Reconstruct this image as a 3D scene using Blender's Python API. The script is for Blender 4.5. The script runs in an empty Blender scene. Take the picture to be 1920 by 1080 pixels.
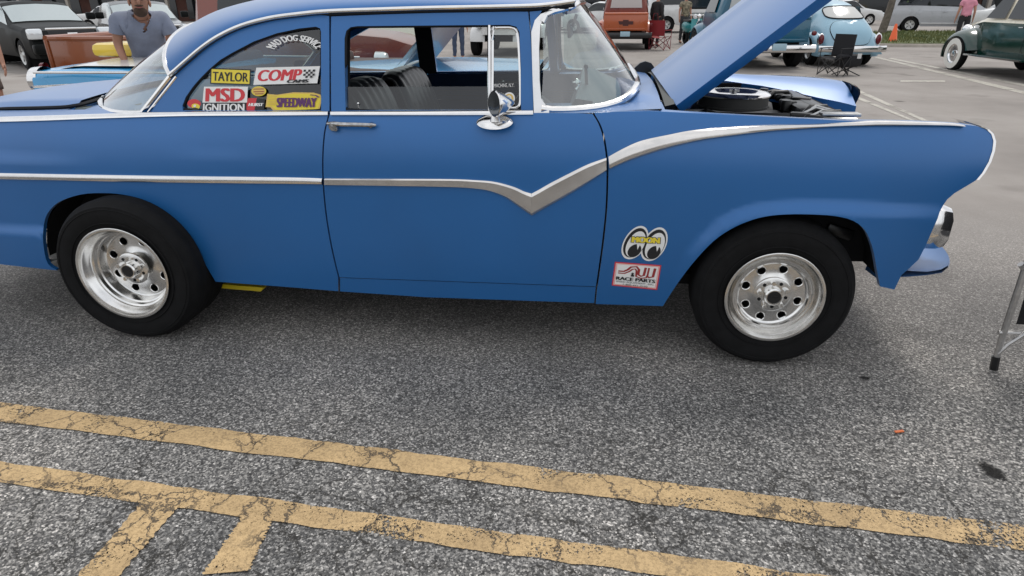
import bpy, bmesh, math, random
from mathutils import Vector, Matrix
from mathutils.geometry import delaunay_2d_cdt
R_=math.radians
random.seed(5)
S=bpy.context.scene
# ------------------------------------------------------------------ camera
FPX=1200.0; CAM=Vector((0,0,1.5))
YAW,PITCH,ROLL=R_(7.4),R_(24.1),R_(-0.4)
_f=Vector((-math.sin(YAW)*math.cos(PITCH),math.cos(YAW)*math.cos(PITCH),-math.sin(PITCH)))
_r=Vector((math.cos(YAW),math.sin(YAW),0)); _u=_r.cross(_f)
CR=_r*math.cos(ROLL)+_u*math.sin(ROLL); CU=-_r*math.sin(ROLL)+_u*math.cos(ROLL)
cd=bpy.data.cameras.new('camera'); cam=bpy.data.objects.new('camera',cd); S.collection.objects.link(cam)
cd.sensor_width=36; cd.lens=36*FPX/1920; cd.clip_start=.05; cd.clip_end=2000
M3=Matrix((CR,CU,-_f)).transposed(); cam.matrix_world=Matrix.Translation(CAM)@M3.to_4x4()
S.camera=cam
# ------------------------------------------------------------------ sky, sun, exposure
W=bpy.data.worlds.new('World'); S.world=W; W.use_nodes=True
nt=W.node_tree; nt.nodes.clear()
SUN_EL,SUN_AZ=R_(58),R_(25)
sky=nt.nodes.new('ShaderNodeTexSky'); sky.sky_type='NISHITA'; sky.sun_disc=False
sky.sun_elevation=SUN_EL; sky.sun_rotation=SUN_AZ; sky.dust_density=4; sky.air_density=1
bw=nt.nodes.new('ShaderNodeRGBToBW')
tc=nt.nodes.new('ShaderNodeTexCoord'); nz=nt.nodes.new('ShaderNodeTexNoise'); nz.inputs['Scale'].default_value=2.2; nz.inputs['Detail'].default_value=6
rp=nt.nodes.new('ShaderNodeValToRGB'); rp.color_ramp.elements[0].position=.35; rp.color_ramp.elements[1].position=.7
rp.color_ramp.elements[0].color=(6.2,6.5,7.0,1); rp.color_ramp.elements[1].color=(10.4,10.5,10.6,1)
mx=nt.nodes.new('ShaderNodeMixRGB'); mx.inputs[0].default_value=.86
bg=nt.nodes.new('ShaderNodeBackground'); bg.inputs['Strength'].default_value=.13
ow=nt.nodes.new('ShaderNodeOutputWorld'); L=nt.links.new
L(tc.outputs['Generated'],nz.inputs['Vector']); L(nz.outputs['Fac'],rp.inputs[0])
L(sky.outputs[0],mx.inputs[1]); L(rp.outputs[0],mx.inputs[2]); L(mx.outputs[0],bg.inputs['Color']); L(bg.outputs[0],ow.inputs[0])
sl=bpy.data.lights.new('sun','SUN'); sl.energy=1.4; sl.angle=R_(18); sl.color=(1,.97,.92)
so=bpy.data.objects.new('sun',sl); S.collection.objects.link(so)
sd=Vector((math.sin(SUN_AZ)*math.cos(SUN_EL),math.cos(SUN_AZ)*math.cos(SUN_EL),math.sin(SUN_EL)))
so.rotation_euler=sd.to_track_quat('Z','Y').to_euler()
S.view_settings.view_transform='Standard'; S.view_settings.look='None'; S.view_settings.gamma=1
S.view_settings.use_curve_mapping=False; S.view_settings.exposure=-.03
S.render.engine='CYCLES'
# ------------------------------------------------------------------ tracing: a photo ray met with a plane at a real distance
def ray(px,py): return _f+CR*((px-960)/FPX)-CU*((py-540)/FPX)
def onY(px,py,Y): d=ray(px,py); return CAM+d*(Y/d.y)
def onG(px,py,z=0): d=ray(px,py); return CAM+d*((z-1.5)/d.z)
def onS(px,py,f):
    Y=2.7
    for _ in range(8):
        p=onY(px,py,Y); Y=f(p.x,p.z)
    p.y=Y; return p
# ------------------------------------------------------------------ materials
MT={}
def mat(name,col,rough=.5,metal=0,spec=.5,noise=0,nscale=8,bump=0,bscale=60,coat=0,col2=None,emit=None):
    if name in MT: return MT[name]
    m=bpy.data.materials.new(name); m.use_nodes=True; n=m.node_tree; b=n.nodes['Principled BSDF']
    b.inputs['Base Color'].default_value=(*col,1); b.inputs['Roughness'].default_value=rough; b.inputs['Metallic'].default_value=metal
    b.inputs['Specular IOR Level'].default_value=spec; b.inputs['Coat Weight'].default_value=coat; b.inputs['Coat Roughness'].default_value=.06
    t=n.nodes.new('ShaderNodeTexCoord')
    x=n.nodes.new('ShaderNodeTexNoise'); x.inputs['Scale'].default_value=nscale; x.inputs['Detail'].default_value=6
    n.links.new(t.outputs['Object'],x.inputs['Vector'])
    if noise or col2:
        r=n.nodes.new('ShaderNodeValToRGB'); c2=col2 or tuple(c*(1-noise) for c in col)
        c1=col if col2 else tuple(min(1,c*(1+noise)) for c in col)
        r.color_ramp.elements[0].color=(*c2,1); r.color_ramp.elements[1].color=(*c1,1)
        r.color_ramp.elements[0].position=.35; r.color_ramp.elements[1].position=.65
        n.links.new(x.outputs['Fac'],r.inputs[0]); n.links.new(r.outputs[0],b.inputs['Base Color'])
        mr=n.nodes.new('ShaderNodeMapRange'); mr.inputs['To Min'].default_value=max(0,rough-.05); mr.inputs['To Max'].default_value=min(1,rough+.06)
        n.links.new(x.outputs['Fac'],mr.inputs['Value']); n.links.new(mr.outputs[0],b.inputs['Roughness'])
    if bump:
        y=n.nodes.new('ShaderNodeTexNoise'); y.inputs['Scale'].default_value=bscale; n.links.new(t.outputs['Object'],y.inputs['Vector'])
        bp=n.nodes.new('ShaderNodeBump'); bp.inputs['Strength'].default_value=bump; bp.inputs['Distance'].default_value=.01
        n.links.new(y.outputs['Fac'],bp.inputs['Height']); n.links.new(bp.outputs[0],b.inputs['Normal'])
    MT[name]=m; return m
def glass(name,tint,gl=.9,ior=.06):
    if name in MT: return MT[name]
    m=bpy.data.materials.new(name); m.use_nodes=True; n=m.node_tree; n.nodes.clear()
    a=n.nodes.new('ShaderNodeBsdfTransparent'); a.inputs[0].default_value=(*tint,1)
    g=n.nodes.new('ShaderNodeBsdfGlossy'); g.inputs['Roughness'].default_value=.03; g.inputs[0].default_value=(gl,gl,gl,1)
    lw=n.nodes.new('ShaderNodeLayerWeight'); lw.inputs[0].default_value=.5; pw=n.nodes.new('ShaderNodeMath'); pw.operation='POWER'; pw.inputs[1].default_value=4; n.links.new(lw.outputs['Facing'],pw.inputs[0])
    f=n.nodes.new('ShaderNodeMath'); f.operation='MULTIPLY_ADD'; n.links.new(pw.outputs[0],f.inputs[0]); f.inputs[1].default_value=.85; f.inputs[2].default_value=ior; mxs=n.nodes.new('ShaderNodeMixShader'); o=n.nodes.new('ShaderNodeOutputMaterial')
    n.links.new(f.outputs[0],mxs.inputs[0]); n.links.new(a.outputs[0],mxs.inputs[1]); n.links.new(g.outputs[0],mxs.inputs[2]); n.links.new(mxs.outputs[0],o.inputs[0])
    MT[name]=m; return m
BLUE=mat('satin_blue_paint',(.010,.124,.365),.48,.30,.2,noise=.05,nscale=1.5,bump=.012,bscale=7,coat=1.0)
BLUE.node_tree.nodes['Principled BSDF'].inputs['Coat Roughness'].default_value=.33
BLUE.node_tree.nodes['Principled BSDF'].inputs['Coat IOR'].default_value=1.5
BLUE.node_tree.nodes['Principled BSDF'].inputs['Sheen Weight'].default_value=.20
BLUE.node_tree.nodes['Principled BSDF'].inputs['Sheen Roughness'].default_value=.35
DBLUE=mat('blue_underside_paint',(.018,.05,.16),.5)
CHROME=mat('chrome',(.80,.79,.78),.12,1,noise=.03,nscale=30)
BRUSH=mat('weathered_bright_metal',(.74,.71,.68),.24,1,noise=.05,nscale=14,bump=.008,bscale=60)
ALU=mat('polished_aluminium',(.80,.79,.77),.19,1,noise=.05,nscale=25)
RUBBER=mat('tyre_rubber',(.006,.006,.0065),.8,spec=.22,noise=.25,nscale=20,bump=.1,bscale=120)
BLACK=mat('black_enamel',(.01,.01,.011),.35)
MATTE=mat('matte_black',(.012,.012,.013),.85,spec=.2)
GASK=mat('dark_seal',(.008,.009,.012),.7,spec=.3)
SILVER=mat('dull_silver_metal',(.55,.55,.54),.35,.8,noise=.1,nscale=30)
GL=glass('clear_glass',(.80,.86,.84)); GLT=glass('tinted_glass',(.42,.47,.455),.9,.08); GLD=mat('dark_window_glass',(.012,.015,.018),.06,0,.6)
WSG=glass('windshield_glass',(.70,.79,.77),1.0,.20)
# ------------------------------------------------------------------ object helpers
COL=S.collection
def link(o): COL.objects.link(o); return o
def mkobj(name,vs,fs,m,parent=None,smooth=True,sharp=35,label=None,mi=None):
    me=bpy.data.meshes.new(name); me.from_pydata([tuple(v) for v in vs],[],fs); me.validate()
    for x in (m if isinstance(m,(list,tuple)) else [m]): me.materials.append(x)
    if mi: me.polygons.foreach_set('material_index',mi[:len(me.polygons)])
    if smooth:
        me.polygons.foreach_set('use_smooth',[True]*len(me.polygons)); me.set_sharp_from_angle(angle=R_(sharp))
    me.update()
    o=bpy.data.objects.new(name,me); link(o)
    if parent: o.parent=parent
    if label: o['label']=label
    return o
def thing(name,label,cat,loc=(0,0,0),rz=0,group=None,sc=None):
    o=bpy.data.objects.new(name,None); o.empty_display_size=.1; link(o); o.location=loc; o.rotation_euler=(0,0,rz)
    if sc: o.scale=(sc,)*3
    o['label']=label; o['category']=cat
    if group: o['group']=group
    return o
def tag(o,label,cat,group=None,kind=None):
    if label: o['label']=label
    if cat: o['category']=cat
    if group: o['group']=group
    if kind: o['kind']=kind
    return o
class MB:
    def __init__(s): s.v=[]; s.f=[]; s.m=[]
    def add(s,vs,fs,mi=0):
        n=len(s.v); s.v+=[Vector(v) for v in vs]; s.f+=[tuple(i+n for i in f) for f in fs]; s.m+=[mi]*len(fs); return s
    def box(s,c,d,rz=0,ry=0,rx=0,b=0,mi=0):
        c=Vector(c); hx,hy,hz=[q/2 for q in d]
        M=Matrix.Rotation(rz,3,'Z')@Matrix.Rotation(ry,3,'Y')@Matrix.Rotation(rx,3,'X')
        if b<=0:
            vs=[c+M@Vector((x*hx,y*hy,z*hz)) for x in(-1,1) for y in(-1,1) for z in(-1,1)]
            return s.add(vs,[(0,1,3,2),(4,6,7,5),(0,4,5,1),(2,3,7,6),(0,2,6,4),(1,5,7,3)],mi)
        b=min(b,hx*.9,hy*.9,hz*.9); bm=bmesh.new(); bmesh.ops.create_cube(bm,size=1)
        for v in bm.verts: v.co=Vector((v.co.x*2*hx,v.co.y*2*hy,v.co.z*2*hz))
        bmesh.ops.bevel(bm,geom=bm.edges[:],offset=b,segments=2,affect='EDGES',profile=.5)
        bm.verts.ensure_lookup_table(); bm.verts.index_update()
        s.add([c+M@v.co for v in bm.verts],[tuple(v.index for v in f.verts) for f in bm.faces],mi); bm.free(); return s
    def tube(s,pts,r,n=8,cap=True,mi=0,closed=False,flat=None):
        pts=[Vector(p) for p in pts]; k=len(pts); rs=r if isinstance(r,(list,tuple)) else [r]*k
        vs=[];up=Vector((0,0,1)); prev=None
        for i,p in enumerate(pts):
            a=pts[(i-1)%k] if (closed or i>0) else p; b_=pts[(i+1)%k] if (closed or i<k-1) else p
            t=(b_-a).normalized() if (b_-a).length>1e-9 else Vector((1,0,0))
            if prev is None: x=t.cross(up); x=x if x.length>1e-3 else t.cross(Vector((0,1,0)))
            else: x=prev-t*prev.dot(t)
            x.normalize(); prev=x; y=t.cross(x)
            for j in range(n):
                an=2*math.pi*j/n; vs.append(p+(x*math.cos(an)+y*math.sin(an)*(flat or 1))*rs[i])
        fs=[]
        for i in range(k if closed else k-1):
            for j in range(n):
                a=i*n+j; b_=i*n+(j+1)%n; c=((i+1)%k)*n+(j+1)%n; d=((i+1)%k)*n+j; fs.append((a,b_,c,d))
        if cap and not closed: fs+= [tuple(range(n))[::-1],tuple((k-1)*n+j for j in range(n))]
        return s.add(vs,fs,mi)
    def lathe(s,prof,c=(0,0,0),axis=(0,0,1),n=32,mi=0):
        # prof: list of (radius, height along axis)
        c=Vector(c); q=Vector(axis).normalized().to_track_quat('Z','Y'); vs=[]
        for r,h in prof:
            for j in range(n):
                a=2*math.pi*j/n; vs.append(c+q@Vector((r*math.cos(a),r*math.sin(a),h)))
        fs=[(i*n+j,i*n+(j+1)%n,(i+1)*n+(j+1)%n,(i+1)*n+j) for i in range(len(prof)-1) for j in range(n)]
        return s.add(vs,fs,mi)
    def prism(s,poly,axis,a,b,mi=0):
        # poly of 2d points extruded along axis ('x','y','z') from a to b
        def P(u,v,w): return {'x':(w,u,v),'y':(u,w,v),'z':(u,v,w)}[axis]
        n=len(poly); vs=[P(u,v,a) for u,v in poly]+[P(u,v,b) for u,v in poly]
        fs=[tuple(range(n)),tuple(range(2*n-1,n-1,-1))]+[(i,i+n,(i+1)%n+n,(i+1)%n) for i in range(n)]
        return s.add(vs,fs,mi)
    def ell(s,c,r,n=14,m=10,mi=0,z0=-1,z1=1,rz=0):
        c=Vector(c); vs=[];M=Matrix.Rotation(rz,3,'Z')
        for i in range(m+1):
            t=math.asin(z0)+(math.asin(z1)-math.asin(z0))*i/m
            for j in range(n):
                a=2*math.pi*j/n; vs.append(c+M@Vector((r[0]*math.cos(t)*math.cos(a),r[1]*math.cos(t)*math.sin(a),r[2]*math.sin(t))))
        fs=[(i*n+j,i*n+(j+1)%n,(i+1)*n+(j+1)%n,(i+1)*n+j) for i in range(m) for j in range(n)]
        return s.add(vs,fs,mi)
    def grid(s,g,mi=0,flip=False,closed=False):
        a=len(g); b=len(g[0]); vs=[p for r in g for p in r]; fs=[]
        for i in range(a-1):
            for j in range(b-(0 if closed else 1)):
                f=(i*b+j,i*b+(j+1)%b,(i+1)*b+(j+1)%b,(i+1)*b+j); fs.append(f[::-1] if flip else f)
        return s.add(vs,fs,mi)
    def obj(s,name,m,parent=None,**k):
        o=mkobj(name,s.v,s.f,m,parent,mi=s.m,**k); bm=bmesh.new(); bm.from_mesh(o.data)
        bmesh.ops.recalc_face_normals(bm,faces=bm.faces[:]); bm.to_mesh(o.data); bm.free(); return o
def copy_tree(root,loc=None,rz=None,label=None,mats=None):
    c=root.copy(); link(c)
    if loc is not None: c.location=loc
    if rz is not None: c.rotation_euler=(0,0,rz)
    if label: c['label']=label
    def rec(src,dst):
        for ch in list(src.children):
            d=ch.copy(); link(d); d.parent=dst
            if mats and d.type=='MESH' and d.data.materials and d.data.materials[0].name in mats:
                d.data=d.data.copy(); d.data.materials[0]=mats[d.data.materials[0].name]
            rec(ch,d)
    rec(root,c); return c
def lerp(a,b,t): return a+(b-a)*t
def itp(x,tab):
    if x<=tab[0][0]: return tab[0][1]
    for (a,u),(b,v) in zip(tab,tab[1:]):
        if x<=b: return lerp(u,v,(x-a)/(b-a))
    return tab[-1][1]
def ss(a,b,x):
    t=max(0,min(1,(x-a)/(b-a))); return t*t*(3-2*t)
def cr(pts,n=8,closed=False):   # catmull-rom resample of points (any dimension)
    P=[Vector(p) for p in pts]; k=len(P); out=[]
    for i in range(k if closed else k-1):
        p0=P[(i-1)%k] if (closed or i>0) else P[0]; p1=P[i]; p2=P[(i+1)%k]; p3=P[(i+2)%k] if (closed or i+2<k) else P[-1]
        for j in range(n):
            t=j/n; out.append(.5*((2*p1)+(p2-p0)*t+(2*p0-5*p1+4*p2-p3)*t*t+(3*p1-p0-3*p2+p3)*t**3))
    if not closed: out.append(P[-1])
    return out
def inpoly(x,y,P):
    c=False; n=len(P); j=n-1
    for i in range(n):
        xi,yi=P[i]; xj,yj=P[j]
        if (yi>y)!=(yj>y) and x<(xj-xi)*(y-yi)/(yj-yi)+xi: c=not c
        j=i
    return c
def dpoly(x,y,P,closed=True):
    m=1e9; n=len(P)
    for i in range(n if closed else n-1):
        ax,ay=P[i]; bx,by=P[(i+1)%n]; dx,dy=bx-ax,by-ay; l=dx*dx+dy*dy
        t=max(0,min(1,((x-ax)*dx+(y-ay)*dy)/l)) if l>0 else 0
        m=min(m,math.hypot(x-ax-t*dx,y-ay-t*dy))
    return m
def dens(P,step):
    o=[]; n=len(P)
    for i in range(n):
        a,b=P[i],P[(i+1)%n]; k=max(1,int(math.hypot(b[0]-a[0],b[1]-a[1])/step))
        for j in range(k): o.append((lerp(a[0],b[0],j/k),lerp(a[1],b[1],j/k)))
    return o
def tri2d(outer,holes=(),step=.05):
    """triangulate a 2d polygon with holes and inner points"""
    loops=[dens(outer,step)]+[dens(h,step) for h in holes]
    V=[];E=[]
    for lp in loops:
        n=len(V); V+=lp; E+=[(n+i,n+(i+1)%len(lp)) for i in range(len(lp))]
    nb=len(V); xs=[p[0] for p in outer]; ys=[p[1] for p in outer]
    y=min(ys)+step*.5; row=0
    while y<max(ys):
        x=min(xs)+step*(.5 if row%2 else .25)
        while x<max(xs):
            if inpoly(x,y,outer) and not any(inpoly(x,y,h) for h in holes) and dpoly(x,y,outer)>step*.45 and all(dpoly(x,y,h)>step*.45 for h in holes): V.append((x,y))
            x+=step
        y+=step*.87; row+=1
    r=delaunay_2d_cdt([Vector(p) for p in V],E,[],0,1e-7)
    vo=[(v.x,v.y) for v in r[0]]; fs=[]
    for f in r[2]:
        cx=sum(vo[i][0] for i in f)/3; cy=sum(vo[i][1] for i in f)/3
        if inpoly(cx,cy,outer) and not any(inpoly(cx,cy,h) for h in holes): fs.append(tuple(f))
    return vo,fs,loops
CAR_YC=3.56
def panel(name,outer,surf,m,parent,holes=(),step=.05,flange=.02,off=0,label=None,mir=False):
    """body panel over (X,Z): outline at true position, depth from surf(X,Z), exact surface normals"""
    vo,fs,loops=tri2d(outer,holes,step)
    V=[(x,surf(x,z)+off,z) for x,z in vo]; F=[]; N=[]; e=.004
    for x,z in vo:
        gx=(surf(x+e,z)-surf(x-e,z))/(2*e); gz=(surf(x,z+e)-surf(x,z-e))/(2*e); N.append(Vector((gx,-1,gz)).normalized())
    for f in fs:
        a,b,c=f; A,B,C_=vo[a],vo[b],vo[c]
        cross=(B[0]-A[0])*(C_[1]-A[1])-(B[1]-A[1])*(C_[0]-A[0])
        F.append(f if cross>0 else f[::-1])
    nf=len(F)
    if flange:
        for lp in loops:
            n=len(V); k=len(lp); cx=0
            for i,(x,z) in enumerate(lp):
                a=lp[i-1]; b=lp[(i+1)%k]; t=Vector((b[0]-a[0],b[1]-a[1])); t.normalize(); 
                nn=Vector((t.y,0,-t.x)); y=surf(x,z)+off
                V+= [(x,y,z),(x,y+flange,z)]; N+=[nn,nn]
            for i in range(k): j=(i+1)%k; F.append((n+2*i,n+2*i+1,n+2*j+1,n+2*j))
    if mir: V=[(x,2*CAR_YC-y,z) for x,y,z in V]; N=[Vector((n.x,-n.y,n.z)) for n in N]; F=[f[::-1] for f in F]
    o=mkobj(name,V,F,m,parent,smooth=False,label=label)
    me=o.data; me.polygons.foreach_set('use_smooth',[True]*len(me.polygons))
    me.normals_split_custom_set_from_vertices([tuple(n) for n in N]); return o
# ================================================================== ground
def nodes(m): n=m.node_tree; return n,n.nodes,n.links.new
m=mat('asphalt',(.1,.1,.1),.85); n,N_,LK=nodes(m); b=N_['Principled BSDF']; b.inputs['Specular IOR Level'].default_value=.25
t=N_.new('ShaderNodeTexCoord')
def nz_(scale,det=4,rough=.6):
    x=N_.new('ShaderNodeTexNoise'); x.inputs['Scale'].default_value=scale; x.inputs['Detail'].default_value=det; x.inputs['Roughness'].default_value=rough; LK(t.outputs['Object'],x.inputs['Vector']); return x
def ramp(src,els):
    r=N_.new('ShaderNodeValToRGB'); e=r.color_ramp.elements
    while len(e)<len(els): e.new(.5)
    for q,(p,c) in zip(e,els): q.position=p; q.color=(*c,1) if len(c)==3 else c
    LK(src,r.inputs[0]); return r
def mixc(f,a,c,mode='MIX'):
    x=N_.new('ShaderNodeMixRGB'); x.blend_type=mode
    if isinstance(f,float): x.inputs[0].default_value=f
    else: LK(f,x.inputs[0])
    for i,q in ((1,a),(2,c)):
        if isinstance(q,tuple): x.inputs[i].default_value=(*q,1)
        else: LK(q,x.inputs[i])
    return x
vo=N_.new('ShaderNodeTexVoronoi'); vo.inputs['Scale'].default_value=165; LK(t.outputs['Object'],vo.inputs['Vector'])
sp=N_.new('ShaderNodeSeparateColor'); LK(vo.outputs['Color'],sp.inputs[0])
stone=ramp(sp.outputs[0],[(.0,(.042,.042,.043)),(.38,(.080,.080,.081)),(.70,(.160,.158,.155)),(.93,(.27,.265,.258)),(1,(.40,.39,.38))])
big=nz_(1.1,5); fine=nz_(60,5,.75)
fr=ramp(fine.outputs['Fac'],[(.36,(.45,.45,.45)),(.66,(1.5,1.5,1.5))])
c1=mixc(1.0,stone.outputs[0],fr.outputs[0],'MULTIPLY')
br=ramp(big.outputs['Fac'],[(.32,(.95,.94,.92)),(.5,(1.45,1.41,1.35)),(.68,(2.0,1.91,1.79))])
c2=mixc(1.0,c1.outputs[0],br.outputs[0],'MULTIPLY')
# lighter, browner and more even surface further off
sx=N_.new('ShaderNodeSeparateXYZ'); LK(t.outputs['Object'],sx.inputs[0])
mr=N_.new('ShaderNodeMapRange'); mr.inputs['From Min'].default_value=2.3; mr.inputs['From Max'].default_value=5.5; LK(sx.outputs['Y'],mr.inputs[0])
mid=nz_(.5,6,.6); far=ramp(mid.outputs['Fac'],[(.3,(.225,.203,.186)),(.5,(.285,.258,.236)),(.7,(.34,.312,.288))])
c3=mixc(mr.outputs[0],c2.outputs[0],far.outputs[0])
# small stains
vs=N_.new('ShaderNodeTexVoronoi'); vs.inputs['Scale'].default_value=.55; vs.inputs['Randomness'].default_value=1; LK(t.outputs['Object'],vs.inputs['Vector'])
sr=ramp(vs.outputs['Distance'],[(.02,(.35,.34,.33)),(.06,(1,1,1))])
c4=mixc(1.0,c3.outputs[0],sr.outputs[0],'MULTIPLY')
st_=nz_(.8,3); st2=ramp(st_.outputs['Fac'],[(.58,(1,1,1)),(.72,(.66,.65,.64))]); c4=mixc(1.0,c4.outputs[0],st2.outputs[0],'MULTIPLY')
def crackf(specs):
    wv=N_.new('ShaderNodeVectorMath'); wv.operation='MULTIPLY_ADD'; dn=nz_(9,5,.7); LK(dn.outputs['Color'],wv.inputs[0]); wv.inputs[1].default_value=(.16,.16,.16); LK(t.outputs['Object'],wv.inputs[2]); out=[]
    for sc,w,th in specs:
        v=N_.new('ShaderNodeTexVoronoi'); v.feature='DISTANCE_TO_EDGE'; v.inputs['Scale'].default_value=sc; LK(wv.outputs[0],v.inputs['Vector'])
        cr_=ramp(v.outputs['Distance'],[(w*.3,(1,1,1)),(w,(0,0,0))]); ms=nz_(1.7,2); mk=ramp(ms.outputs['Fac'],[(th-.04,(0,0,0)),(th+.04,(1,1,1))]); out.append(mixc(1.0,cr_.outputs[0],mk.outputs[0],'MULTIPLY'))
    return out
nearm=N_.new('ShaderNodeMapRange'); nearm.inputs['From Min'].default_value=2.3; nearm.inputs['From Max'].default_value=1.75; LK(sx.outputs['Y'],nearm.inputs[0])
for f in crackf(((4.2,.022,.46),(2.6,.013,.43))):
    f2=mixc(1.0,f.outputs[0],nearm.outputs[0],'MULTIPLY'); f3=mixc(1.0,f2.outputs[0],(.85,.85,.85),'MULTIPLY'); c4=mixc(f3.outputs[0],c4.outputs[0],(.03,.028,.025))
LK(c4.outputs[0],b.inputs['Base Color'])
bp=N_.new('ShaderNodeBump'); bp.inputs['Strength'].default_value=.55; bp.inputs['Distance'].default_value=.004
LK(sp.outputs[0],bp.inputs['Height']); LK(bp.outputs[0],b.inputs['Normal'])
ASPH=m
g=MB(); g.grid([[(x,y,0) for y in (-30,0,6,20,60,200,900)] for x in (-700,-100,-20,0,20,100,700)],flip=True)
ground=g.obj('ground',ASPH,smooth=False); ground['kind']='structure'
# paint with worn edges and cracks
def paintmat(name,c1_,c2_,wear=.5,cracks=True):
    global N_,LK,t
    m=mat(name,c1_,.7); n,N_,LK=nodes(m); b=N_['Principled BSDF']; t=N_.new('ShaderNodeTexCoord'); out=N_['Material Output']
    big=nz_(5,6); col=ramp(big.outputs['Fac'],[(.3,c2_),(.6,c1_)])
    fine=nz_(110,4,.8); fr=ramp(fine.outputs['Fac'],[(.36,(.60,.58,.55)),(.56,(1.05,1.05,1.05))])
    c=mixc(1.0,col.outputs[0],fr.outputs[0],'MULTIPLY')
    last=c
    if cracks:
        wv=N_.new('ShaderNodeVectorMath'); wv.operation='MULTIPLY_ADD'; dn=nz_(9,5,.7); LK(dn.outputs['Color'],wv.inputs[0]); wv.inputs[1].default_value=(.16,.16,.16); LK(t.outputs['Object'],wv.inputs[2])
        for sc,w,th in ((4.2,.022,.45),(9,.022,.60),(2.6,.014,.42)):
            v=N_.new('ShaderNodeTexVoronoi'); v.feature='DISTANCE_TO_EDGE'; v.inputs['Scale'].default_value=sc; LK(wv.outputs[0],v.inputs['Vector'])
            cr_=ramp(v.outputs['Distance'],[(w*.3,(1,1,1)),(w,(0,0,0))])
            ms=nz_(1.7,2); mk=ramp(ms.outputs['Fac'],[(th-.04,(0,0,0)),(th+.04,(1,1,1))])
            f=mixc(1.0,cr_.outputs[0],mk.outputs[0],'MULTIPLY'); last=mixc(f.outputs[0],last.outputs[0],(.085,.062,.038))
    LK(last.outputs[0],b.inputs['Base Color'])
    # wear from uv edges
    uv=N_.new('ShaderNodeUVMap'); s=N_.new('ShaderNodeSeparateXYZ'); LK(uv.outputs[0],s.inputs[0])
    wn=nz_(95,5,.8); wl=nz_(4,4,.7)
    a=N_.new('ShaderNodeMath'); a.operation='MULTIPLY_ADD'; LK(wn.outputs['Fac'],a.inputs[0]); a.inputs[1].default_value=.34; LK(s.outputs[1],a.inputs[2])
    a2=N_.new('ShaderNodeMath'); a2.operation='MULTIPLY_ADD'; LK(wl.outputs['Fac'],a2.inputs[0]); a2.inputs[1].default_value=.55*wear; LK(a.outputs[0],a2.inputs[2])
    k=ramp(a2.outputs[0],[(.52,(0,0,0)),(.56,(1,1,1))])
    # s.y = 0 centre .. 1 edge -> stored as (1-edge)
    tr=N_.new('ShaderNodeBsdfTransparent'); mxs=N_.new('ShaderNodeMixShader')
    inv=N_.new('ShaderNodeMath'); inv.operation='GREATER_THAN'; inv.inputs[1].default_value=.47; LK(a2.outputs[0],inv.inputs[0])
    wp=nz_(2.6,3); wq=nz_(130,3,.7); wm=N_.new('ShaderNodeMath'); wm.operation='MULTIPLY_ADD'; LK(wp.outputs['Fac'],wm.inputs[0]); wm.inputs[1].default_value=1.25; LK(wq.outputs['Fac'],wm.inputs[2])
    wl2=N_.new('ShaderNodeMath'); wl2.operation='LESS_THAN'; wl2.inputs[1].default_value=1.27; LK(wm.outputs[0],wl2.inputs[0]); wx=N_.new('ShaderNodeMath'); wx.operation='MULTIPLY'; LK(wl2.outputs[0],wx.inputs[0]); LK(inv.outputs[0],wx.inputs[1]); inv=wx
    LK(inv.outputs[0],mxs.inputs[0]); LK(tr.outputs[0],mxs.inputs[1]); LK(b.outputs[0],mxs.inputs[2]); LK(mxs.outputs[0],out.inputs['Surface'])
    bp=N_.new('ShaderNodeBump'); bp.inputs['Strength'].default_value=.4; bp.inputs['Distance'].default_value=.003; LK(fine.outputs['Fac'],bp.inputs['Height']); LK(bp.outputs[0],b.inputs['Normal'])
    return m
YEL=paintmat('worn_yellow_paint',(.56,.39,.195),(.42,.29,.145),.5)
WHT=paintmat('worn_white_paint',(.50,.47,.41),(.36,.34,.30),.6,False)
def stripe(name,quad,m,label,z=.004,uvw=1.0):
    """quad: four ground points a0,b0 (one end) a1,b1 (other end); uv.y rises from 0 at both long edges"""
    a0,b0,a1,b1=[Vector((p[0],p[1],z)) for p in quad]; k=70; c=9; V=[];UV=[]
    for i in range(k+1):
        A=a0.lerp(a1,i/k); B=b0.lerp(b1,i/k); w=(B-A).length; e_=(B-A).normalized(); q_=random.Random(i*7+int(a0.x*100)); A=A+e_*q_.uniform(-.006,.006); B=B+e_*q_.uniform(-.006,.006)
        for j in range(c):
            s=j/(c-1); V.append(A.lerp(B,s)); UV.append((i,min(s,1-s)*w/.030))
    F=[(i*c+j,i*c+j+1,(i+1)*c+j+1,(i+1)*c+j) for i in range(k) for j in range(c-1)]
    n0=(V[1]-V[0]).cross(V[c]-V[0]).z
    if n0<0: F=[f[::-1] for f in F]
    o=mkobj(name,V,F,m,smooth=False); u=o.data.uv_layers.new(name='UVMap')
    for l in o.data.loops: u.data[l.index].uv=UV[l.vertex_index]
    o['label']=label; o['kind']='structure'; return o
G=lambda x,y: tuple(onG(x,y))[:2]
def ext(a,b,f): return (lerp(a[0],b[0],f),lerp(a[1],b[1],f))
def line(name,ta,tb,ba,bb,m,label,e0=0,e1=1,**k):
    A,B,C,D=G(*ta),G(*tb),G(*ba),G(*bb)
    return stripe(name,(ext(A,B,e0),ext(C,D,e0),ext(A,B,e1),ext(C,D,e1)),m,label,**k)
line('road_marking',(0,755),(1920,986),(0,792),(1920,1036),YEL,'worn yellow line nearest the blue car, running the full width',-.25,1.25)
line('road_marking',(0,866),(1400,1059),(0,908),(1400,1106),YEL,'cracked yellow line lower in the picture with two short yellow stubs joining it',-.25,1.5)
line('road_marking',(262,946),(145,1080),(330,962),(228,1080),YEL,'left one of two short yellow stubs leading off the lower line',-.15,2.2,z=.0055)
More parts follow.
